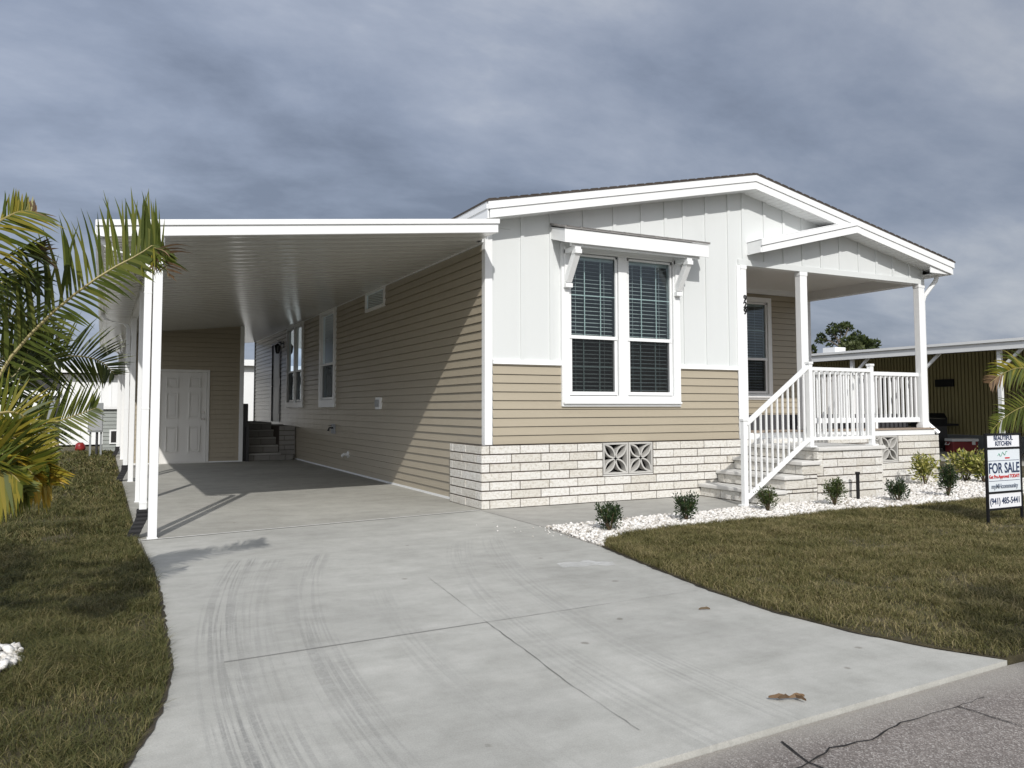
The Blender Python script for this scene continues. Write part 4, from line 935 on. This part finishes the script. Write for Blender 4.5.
shrub('yellow variegated plant half hidden behind the right of the sign',9.9,-1.6,.7,.6,500,'varieg',.08,group=G2,seed=24,cat='plant',name='variegated_plant')
random.seed(77)
m=MB(); m.cyl((4.60,-1.55,-.02),.022,.36,'z',10); m.cyl((4.60,-1.55,.34),.030,.03,'z',12); tag(m.build('path_stake',M['black']),'short black path stake in gravel beside the spiky shrub','garden stake')

# grass -------------------------------------------------------------
def inpoly(px,py,poly):
    c=np.zeros(len(px),bool); n=len(poly)
    for i in range(n):
        x1,y1=poly[i];x2,y2=poly[(i+1)%n]
        if y1==y2: continue
        k=((y1>py)!=(y2>py))&(px<(x2-x1)*(py-y1)/(y2-y1)+x1); c^=k
    return c
def smooth_noise(x,y,s,seed):
    r=np.random.default_rng(seed); G_=r.random((64,64)); u=(x/s)%63; v=(y/s)%63; i=u.astype(int); j=v.astype(int); fu=u-i; fv=v-j; fu=fu*fu*(3-2*fu); fv=fv*fv*(3-2*fv)
    return (G_[i,j]*(1-fu)+G_[i+1,j]*fu)*(1-fv)+(G_[i,j+1]*(1-fu)+G_[i+1,j+1]*fu)*fv
def grass(name,poly,zones,z0,gm_=None):
    gm_=gm_ or M['grass']
    allv=[];allf=[];off=0
    for (x0,x1,y0,y1,dens,hh_,w_) in zones:
        n=int((x1-x0)*(y1-y0)*dens); x=RNG.uniform(x0,x1,n); y=RNG.uniform(y0,y1,n)
        k=inpoly(x,y,poly)&(((x+5.13)**2+(y+4.47)**2)>.66**2); x=x[k];y=y[k]
        pn=smooth_noise(x*1.0+50,y+50,.16,3)*.55+smooth_noise(x+50,y+50,.7,4)*.45; k=RNG.random(len(x))<.12+1.25*pn; x=x[k];y=y[k];pn=pn[k]; n=len(x)
        h=hh_*(.25+1.35*pn)*RNG.uniform(.5,1.6,n); a=RNG.uniform(0,2*PI,n); lean=RNG.uniform(.3,2.2,n)*h; b=a+RNG.normal(0,.6,n)+PI/2
        w=w_*RNG.uniform(.6,1.3,n)
        wx,wy=np.cos(b)*w/2,np.sin(b)*w/2; lx,ly=np.cos(a)*lean,np.sin(a)*lean
        v=np.empty((n,5,3)); v[:,0]=np.stack([x-wx,y-wy,np.full(n,z0)],1); v[:,1]=np.stack([x+wx,y+wy,np.full(n,z0)],1)
        v[:,2]=np.stack([x+wx*.8+lx*.3,y+wy*.8+ly*.3,z0+h*.6],1); v[:,3]=np.stack([x-wx*.8+lx*.3,y-wy*.8+ly*.3,z0+h*.6],1); v[:,4]=np.stack([x+lx,y+ly,z0+h*RNG.uniform(.7,1.,n)],1)
        base=off+np.arange(n)*5
        f=np.concatenate([np.stack([base,base+1,base+2],1),np.stack([base,base+2,base+3],1),np.stack([base+3,base+2,base+4],1)])
        allv.append(v.reshape(-1,3)); allf.append(f); off+=n*5
    o=npmesh(name,np.concatenate(allv),np.concatenate(allf),gm_); o['kind']='stuff'; return o
lp=[(-12,16.9),(-3.85,16.9),(-3.85,-.7),(-3.79,-2),(-3.785,-2.94),(-3.842,-4.8),(-3.91,-5.25),(-4.045,-5.75),(-4.27,-6.15),(-4.65,-6.5),(-12,-6.5)]
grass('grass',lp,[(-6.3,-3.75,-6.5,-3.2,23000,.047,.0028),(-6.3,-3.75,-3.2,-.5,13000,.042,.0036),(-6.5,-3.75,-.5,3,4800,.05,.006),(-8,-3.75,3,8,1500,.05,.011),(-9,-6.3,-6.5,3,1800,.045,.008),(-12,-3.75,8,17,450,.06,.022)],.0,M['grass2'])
lp2=[(x+.002,y) for x,y in Redge[2:]][::-1]+[(x,y) for x,y in bedge]+[(9.6,-.5),(12.5,-.5),(12.5,-6.35)]
grass('grass',lp2,[(-.7,3.5,-6.45,-2.2,15000,.036,.0034),(3.5,7,-6.45,-2.2,8000,.036,.005),(7,12.6,-6.45,0,900,.055,.014)],.012)
# rocks -------------------------------------------------------------
t_=(1+5**.5)/2; ico=np.array([(-1,t_,0),(1,t_,0),(-1,-t_,0),(1,-t_,0),(0,-1,t_),(0,1,t_),(0,-1,-t_),(0,1,-t_),(t_,0,-1),(t_,0,1),(-t_,0,-1),(-t_,0,1)])/1.9
icf=np.array([(0,11,5),(0,5,1),(0,1,7),(0,7,10),(0,10,11),(1,5,9),(5,11,4),(11,10,2),(10,7,6),(7,1,8),(3,9,4),(3,4,2),(3,2,6),(3,6,8),(3,8,9),(4,9,5),(2,4,11),(6,2,10),(8,6,7),(9,8,1)])
def rocks(name,x,y,r,z):
    n=len(x); v=ico[None]*RNG.uniform(.7,1.25,(n,12,1)); s=r[:,None]*RNG.uniform(.6,1.25,(n,3)); s[:,2]*=.75; v=v*s[:,None,:]
    a=RNG.uniform(0,2*PI,n); c,s_=np.cos(a)[:,None],np.sin(a)[:,None]; X=v[:,:,0]*c-v[:,:,1]*s_; Y=v[:,:,0]*s_+v[:,:,1]*c; tl=RNG.normal(0,.5,n)[:,None]; Z=v[:,:,2]+X*tl*.5
    v=np.stack([X+x[:,None],Y+y[:,None],Z+z[:,None]],2); f=(icf[None]+np.arange(n)[:,None,None]*12).reshape(-1,3)
    o=npmesh(name,v.reshape(-1,3),f,M['rock']); o['kind']='stuff'; return o
bed=[(-.15,-1.74)]+[(-.22,-2.4),(-.26,-2.92)]+bedge[1:]+[(9.6,0.3),(8.35,.3),(8.35,-.17),(5.36,-.17),(5.36,-1.42),(3.15,-1.42),(2.9,-1.45),(2.0,-1.57),(1.2,-1.62),(.5,-1.68)]
sheet('gravel_base',bed,.006,M['rockbase'],.06)
x=RNG.uniform(-.3,9.6,42000); y=RNG.uniform(-2.95,.3,42000); k=inpoly(x,y,bed)&(RNG.random(42000)<np.clip(1.25-x*.10,.45,1)); x=x[k];y=y[k]; n=len(x)
rocks('white_gravel',x,y,RNG.uniform(.011,.024,n)*(1+x*.05),RNG.uniform(.008,.026,n))
n=70; x=RNG.uniform(-.6,.1,n); y=-1.95+RNG.normal(0,.35,n); rocks('stray_gravel',x[:26]-.1,y[:26],RNG.uniform(.006,.013,26),np.full(26,.008))
n=3200; a=RNG.uniform(0,2*PI,n); r=.66*np.sqrt(RNG.random(n))*(1+.06*np.sin(a*5)); rocks('rock_ring',-5.13+r*np.cos(a),-4.47+r*np.sin(a),RNG.uniform(.014,.034,n),.03+.07*(1-(r/.70)**2)+RNG.uniform(-.01,.02,n))

# ================================================================== NEIGHBOURS
for _pts in (Redge[2:],Ledge[2:]):
    struct(strip([(x,y) for x,y in _pts],.026,.005,None,.008).build('soil_edge',M['soil'],recalc=False))
nb=thing('neighbouring_home','olive sided mobile home with open white roofed carport on the right','mobile home',(15,4,0))
def P_(m,name,mm,par=None,**k):
    o=m.build(name,M[mm],None,**k); at(o,nb) if par is None else setattr(o,'parent',par); return o
m=MB(); m.box(17.05,24,-2,20,.46,2.72); P_(m,'wall','olive')
m=MB(); y=-2
while y<20: m.box(17.0,17.05,y,y+.075,.46,2.72); y+=.105
P_(m,'siding_rib','olive')
m=MB(); m.box(17.03,17.06,-2,20,0.0,.455); P_(m,'skirting','cabinet')
m=MB(); m.prism([(12.95,-4,2.50),(17.2,-4,2.86),(17.2,-4,2.90),(12.95,-4,2.56)],(0,19,0)); P_(m,'carport_roof','alu')
m=MB(); m.box(12.88,12.95,-4,15,2.44,2.60); m.box(12.84,12.95,-4,15,2.60,2.66); P_(m,'roof_fascia','alu')
m=MB(); m.prism([(16.8,-3,2.86),(20.5,-3,3.25),(24.3,-3,2.86),(24.3,-3,2.80),(20.5,-3,3.18),(16.8,-3,2.80)],(0,23,0)); rf=P_(m,'roof','alu')
m=MB(); m.box(13.2,13.6,6.2,6.6,2.62,2.82); m.build('roof_vent',M['alu'],rf)
for y in (-1.6,1.70,3.57,5.5,8.5,11.5):
    m=MB(); m.box(12.97,13.05,y-.04,y+.04,.01,2.5); P_(m,'post','alu'); 
    m=MB(); m.beam((13.01,y-.04,2.05),(13.01,y-.50,2.46),.05,.06); P_(m,'brace','alu')
m=MB(); m.box(16.96,17.0,7.6,8.6,1.1,2.2); P_(m,'window','dark')
m=MB(); pa_=OX(16.95,935,387); pb_=OX(16.95,953,379); m.box(16.95,17.0,pb_.y,pa_.y,pa_.z,pb_.z); P_(m,'wall_plaque','black')
# things in the neighbour's carport
cl=thing('cooler','red and white picnic cooler on the neighbour slab beside the dark grill','cooler',(16.35,4.85,0))
cl.rotation_euler=(0,0,0)
MC=Matrix.Translation((16.35,4.85,.01))@Matrix.Rotation(-.47,4,'Z')
MC=MC@Matrix.Scale(.86,4)
m=MB(MC); m.box(-.40,.40,-.22,.22,0,.34); at(m.build('body',M['red'],cl,bevel=.03),cl); m=MB(MC); m.box(-.41,.41,-.23,.23,.34,.43); at(m.build('lid',M['trim'],cl,bevel=.02),cl)
m=MB(MC); m.tube([(.42,-.1,.30),(.46,-.1,.24),(.46,.1,.24),(.42,.1,.30)],.014); m.tube([(-.42,-.1,.30),(-.46,-.1,.24),(-.46,.1,.24),(-.42,.1,.30)],.014); m.box(.2,.3,-.235,-.22,.24,.36); at(m.build('handle',M['trim'],cl),cl)
gr=thing('barbecue_grill','dark barbecue grill cart against the olive wall behind the porch corner','grill',(16.3,5.75,0))
MC=Matrix.Translation((16.3,5.75,.01))@Matrix.Scale(1.12,4)@Matrix.Rotation(-.47,4,'Z')
m=MB(MC); m.box(-.32,.32,-.25,.25,.08,.62); at(m.build('cabinet',M['dark'],gr,bevel=.02),gr)
m=MB(MC); m.box(-.60,.60,-.26,.26,.62,.67); m.prism([(-.33,-.25,.67),(-.33,.25,.67),(-.33,.25,.80),(-.33,.12,.93),(-.33,-.12,.93),(-.33,-.25,.80)],(.66,0,0)); at(m.build('hood',M['black'],gr),gr)
m=MB(MC); m.tube([(-.25,-.29,.80),(.25,-.29,.80)],.012); at(m.build('handle',M['steel'],gr),gr)
for x in (-.3,.3):
    m=MB(MC); m.cyl((x-.03,-.18,.08),.08,.05,'x',14); at(m.build('wheel',M['black'],gr),gr)
uc=thing('utility_cart','pale grey cart with dark rounded seat back behind the sign','cart',(15,.9,0))
MC=Matrix.Translation((14.9,1.0,.01))@Matrix.Rotation(-.3,4,'Z')
m=MB(MC); m.box(-.5,.9,-.5,.5,.25,.55); m.prism([(-.5,-.5,.55),(-.1,-.5,.55),(-.1,-.5,.95),(-.35,-.5,.95)],(0,1.0,0)); at(m.build('body',M['greyplastic'],uc,bevel=.04),uc)
m=MB(MC); m.box(.2,.75,-.45,.45,.55,.72); m.prism([(.72,-.42+.0,.72),(.72,.42,.72),(.72,.42,1.25),(.72,.25,1.5),(.72,-.25,1.5),(.72,-.42,1.25)],(.1,0,0)); at(m.build('seat',M['dark'],uc,bevel=.03),uc)
for x in (-.3,.7):
    for y in (-.5,.42):
        m=MB(MC); m.cyl((x,y,.24),.23,.08,'y',18); at(m.build('wheel',M['black'],uc),uc)

YH=22.0
wh=thing('white_mobile_home','long white mobile home behind the lawn with screened porch panel','mobile home',(-5,25,0))
def Q_(m,name,mm,par=None,**k):
    o=m.build(name,M[mm],None,**k); at(o,wh) if par is None else setattr(o,'parent',par); return o
zr=OY(YH,60,374).z; zr2=OY(YH,248,366).z
m=MB(); m.box(-18,-1.9,YH,28,0,zr); Q_(m,'wall','white')
m=MB(); m.box(-1.9,6,YH,28,0,zr2); Q_(m,'end_wall','white')
m=MB(); x=-18
while x<-2: m.box(x,x+.015,YH-.018,YH,.35,zr); x+=.3
Q_(m,'siding_rib','white')
m=MB(); m.box(-18.3,-1.9,YH-.4,28.3,zr+.04,zr+.2); m.prism([(-18.3,YH-.4,zr+.2),(-18.3,28.3,zr+.2),(-18.3,25,zr+.6)],(16.4,0,0)); Q_(m,'roof','alu')
m=MB(); m.box(-1.89,6.4,YH-.3,28.3,zr2,zr2+.22); Q_(m,'roof','alu')
p0=OY(YH,20,391); p1=OY(YH,60,391); p2=OY(YH,60,396); p3=OY(YH,54,440); p4=OY(YH,36,440); p5=OY(YH,28,440); p6=OY(YH,21,440)
m=MB(); m.box(p0.x,p1.x,YH-.06,YH-.02,p0.z+.02,zr-.02); Q_(m,'screen_opening','dark')
m=MB(); m.box(p0.x-.04,p1.x+.04,YH-.09,YH-.02,p2.z,p0.z+.02); Q_(m,'porch_rail','trim')
m=MB(); m.box(p4.x,p3.x,YH-.05,YH-.02,.3,p2.z-.005); Q_(m,'porch_panel','cabinet')
m=MB(); m.box(p6.x,p5.x,YH-.05,YH-.02,.3,p2.z-.005); Q_(m,'porch_panel','cabinet')
m=MB(); m.box(p3.x+.02,p1.x,YH-.05,YH-.02,.2,p2.z-.005); Q_(m,'porch_panel','dark')
gs=thing('storage_shed','low grey green sided shed in front of the white home','shed',(-3.6,16.9,0))
m=MB(moved(FRONT,0,16.6)); siding(m,-4.12,-2.8,.0,1.22,0,.02); at(m.build('siding',M['green_siding'],gs,recalc=False),gs)
m=MB(); m.box(-4.12,-2.8,16.62,17.6,0,1.2); at(m.build('body',M['green_siding'],gs),gs); m=MB(); m.box(-4.18,-2.75,16.5,17.7,1.2,1.27); at(m.build('roof',M['alu'],gs),gs)
m=MB(); m.box(-3.95,-3.60,16.55,16.585,.22,.62); at(m.build('window_frame',M['trim'],gs),gs); m=MB(); m.box(-3.91,-3.64,16.54,16.552,.26,.58); at(m.build('pane',M['lens'],gs),gs)
mc=thing('meter_cabinet','grey electrical cabinet standing on two legs at the lawn edge','utility box',(-4.3,14,0))
m=MB(); m.box(-4.46,-4.12,13.93,14.12,.62,1.36); at(m.build('cabinet',M['cabinet'],mc,bevel=.01),mc); m=MB(); m.box(-4.44,-4.14,13.915,13.93,.66,1.05); at(m.build('cabinet_door',M['greyplastic'],mc),mc)
for x in (-4.42,-4.18):
    m=MB(); m.box(x,x+.045,14.0,14.05,0,.62); at(m.build('leg',M['cabinet'],mc),mc)
m=MB(); m.tube([(-4.25,14.03,0),(-4.25,14.03,.62)],.03); at(m.build('conduit',M['dark'],mc),mc)
def sack(label,x,y,r,h,mm,cat,name,seed):
    random.seed(seed); m=MB(); rings=[]
    for i in range(7):
        z=h*i/6; rr_=r*math.sin(PI*(.18+.72*i/6))**.6; rings.append([(x+rr_*math.cos(a)*random.uniform(.85,1.15),y+rr_*math.sin(a)*random.uniform(.85,1.15),z) for a in [2*PI*j/10 for j in range(10)]])
    vs=[p for r_ in rings for p in r_]; fs=[(10*i+j,10*i+(j+1)%10,10*i+10+(j+1)%10,10*i+10+j) for i in range(6) for j in range(10)]+[tuple(range(10)),tuple(range(60,70))]
    m.add(vs,fs); tag(m.build(name,M[mm],smooth=True),label,cat)
sack('pale blue bag on the far lawn before the white home',-5.75,16.6,.2,.42,'bluebag','bag','garden_bag',1)
sack('tan bag on the far lawn next to the pale blue one',-5.35,16.7,.16,.4,'yellowbag','bag','garden_bag',2)
sack('small dull red bag on the lawn near the meter cabinet',-4.68,17.0,.13,.26,'red','bag','garden_bag',3)

# trees beyond the neighbour -----------------------------------------
def tree(label,px,py,dist,specs,trunkpts,mm,leaf=.28,n=110,cat='tree',name='tree'):
    base=W(px,py,dist); base.z=0; t=thing(name,label,cat,tuple(base))
    s=dist/FPX; m=MB()
    for pts,rad in trunkpts:
        m.tube([V((0,0,0))+(W(a,b,dist) if b is not None else V((W(a,400,dist).x,W(a,400,dist).y,0))) for a,b in pts],rad,7)
    at(m.build('trunk',M['bark'],t),t)
    m=MB()
    for (a,b,rx,rz,k) in specs:
        c=W(a,b,dist)+Fw*random.uniform(-1.,1.); leaves(m,c,(rx*s,rx*s,rz*s),int(n*k),leaf,up=.5,asp=.6,shell=.55)
    at(m.build('crown',M[mm],t,recalc=False),t); return t
random.seed(5)
sp=[(823,336,6,3,1),(829,331,7,4,1.2),(837,327,8,4,1.4),(846,325,7,3,1.2),(850,328,6,4,1),(843,333,8,4,1.2),(833,334,6,3,.8),(819,341,5,2.5,.8),(827,341,5,2,.6),(838,340,5,2.5,.6),(852,334,5,4,.8),(829,345,4,2,.4),(833,325.5,4,2.5,.5),(849,324,3,2,.4),(824,340,4,1.8,.4),(854,337,4,3,.5)]
sp=[(a,b,rx*.60,rz*.46,k*.33) for a,b,rx,rz,k in sp]
tree('umbrella crowned tree with open branches beyond the neighbour roof',841,345,60,sp,[([(841,None),(841,352),(839,342),(833,333)],[.16,.13,.09,.04]),([(840,346),(846,334),(849,327)],[.09,.06,.03]),([(840,347),(830,341),(822,338)],[.08,.05,.02]),([(839,343),(841,333),(838,328)],[.06,.04,.02]),([(839,351),(832,347),(829,344)],[.06,.04,.02])],'tree',.22,230)
random.seed(6)
tree('rounded green tree just right of the umbrella tree',856,345,56,[(852,344,8,6,1.4),(859,342,7,5,1.2),(864,345,6,4,1),(848,347,6,4,1)],[([(856,None),(856,345)],[.25,.1])],'tree',.24,200)
tree('pale olive tree in front of the rounded tree',852,346,52,[(851,347,7,4,1.4),(845,348,4,3,.6),(858,348,5,3,.8)],[([(852,None),(852,348)],[.2,.1])],'tree2',.2,160)
tree('small green tree low behind the neighbour roof',873,346,58,[(872,345,7,4.5,1.4),(877,347,4,3,.7),(867,346,5,3,.8)],[([(873,None),(873,346)],[.2,.1])],'tree',.22,180)
tree('tree top just showing beside the porch post',811,350,60,[(811,350,5,4,1.4)],[([(811,None),(811,350)],[.2,.1])],'tree',.24,160)

# small litter --------------------------------------------------------
random.seed(31); c=V((-1.60,-6.33,.01)); m=MB()
def lf(c,a,l,w):
    d=V((math.cos(a),math.sin(a),0)); s=V((-d.y,d.x,0)); ps=[]
    for i in range(7):
        u=i/6; k=w*math.sin(PI*min(1,u*.95+.04))**.8; z=.003+.010*math.sin(PI*u)*random.uniform(.6,1.3); p=c+d*l*u; ps+= [p-s*k/2+V((0,0,z*.4)),p+V((0,0,z+.006)),p+s*k/2+V((0,0,z*.3))]
    f=[]
    for i in range(6):
        for j in range(2): f.append((3*i+j,3*i+j+1,3*i+4+j,3*i+3+j))
    m.add(ps,f)
lf(c+V((.0,.0,0)),PI-.5,.085,.020); lf(c,.35-.6,.07,.024); lf(c+V((.02,0,0)),-1.35,.06,.007); lf(c,2.9,.05,.012)
tag(m.build('dead_leaf',M['frond_dead'],recalc=False),'curled brown dead leaf on the driveway near the road edge','leaf')
m=MB(); 
for i in range(3): pass
lf(V((-.95,-5.0,.0)),-.35,.07,.004); tag(m.build('twig',M['stem'],recalc=False),'thin brown twig on the driveway near the right lawn','twig')
random.seed(4); m=MB(); n_=9; vs=[];fs=[]
for i in range(n_):
    for j in range(5):
        vs.append((-1.02+.42*i/8+random.uniform(-.02,.02),-3.55+.16*j/4+random.uniform(-.02,.02)-.10*i/8,.006+abs(random.gauss(0,.014))*(0 if j in(0,4) else 1)))
for i in range(n_-1):
    for j in range(4): fs.append((i*5+j,i*5+j+1,i*5+6+j,i*5+5+j))
m.add(vs,fs); tag(m.build('plastic_film',M['film'],recalc=False),'crumpled clear plastic film lying on the driveway by the lawn corner','litter')
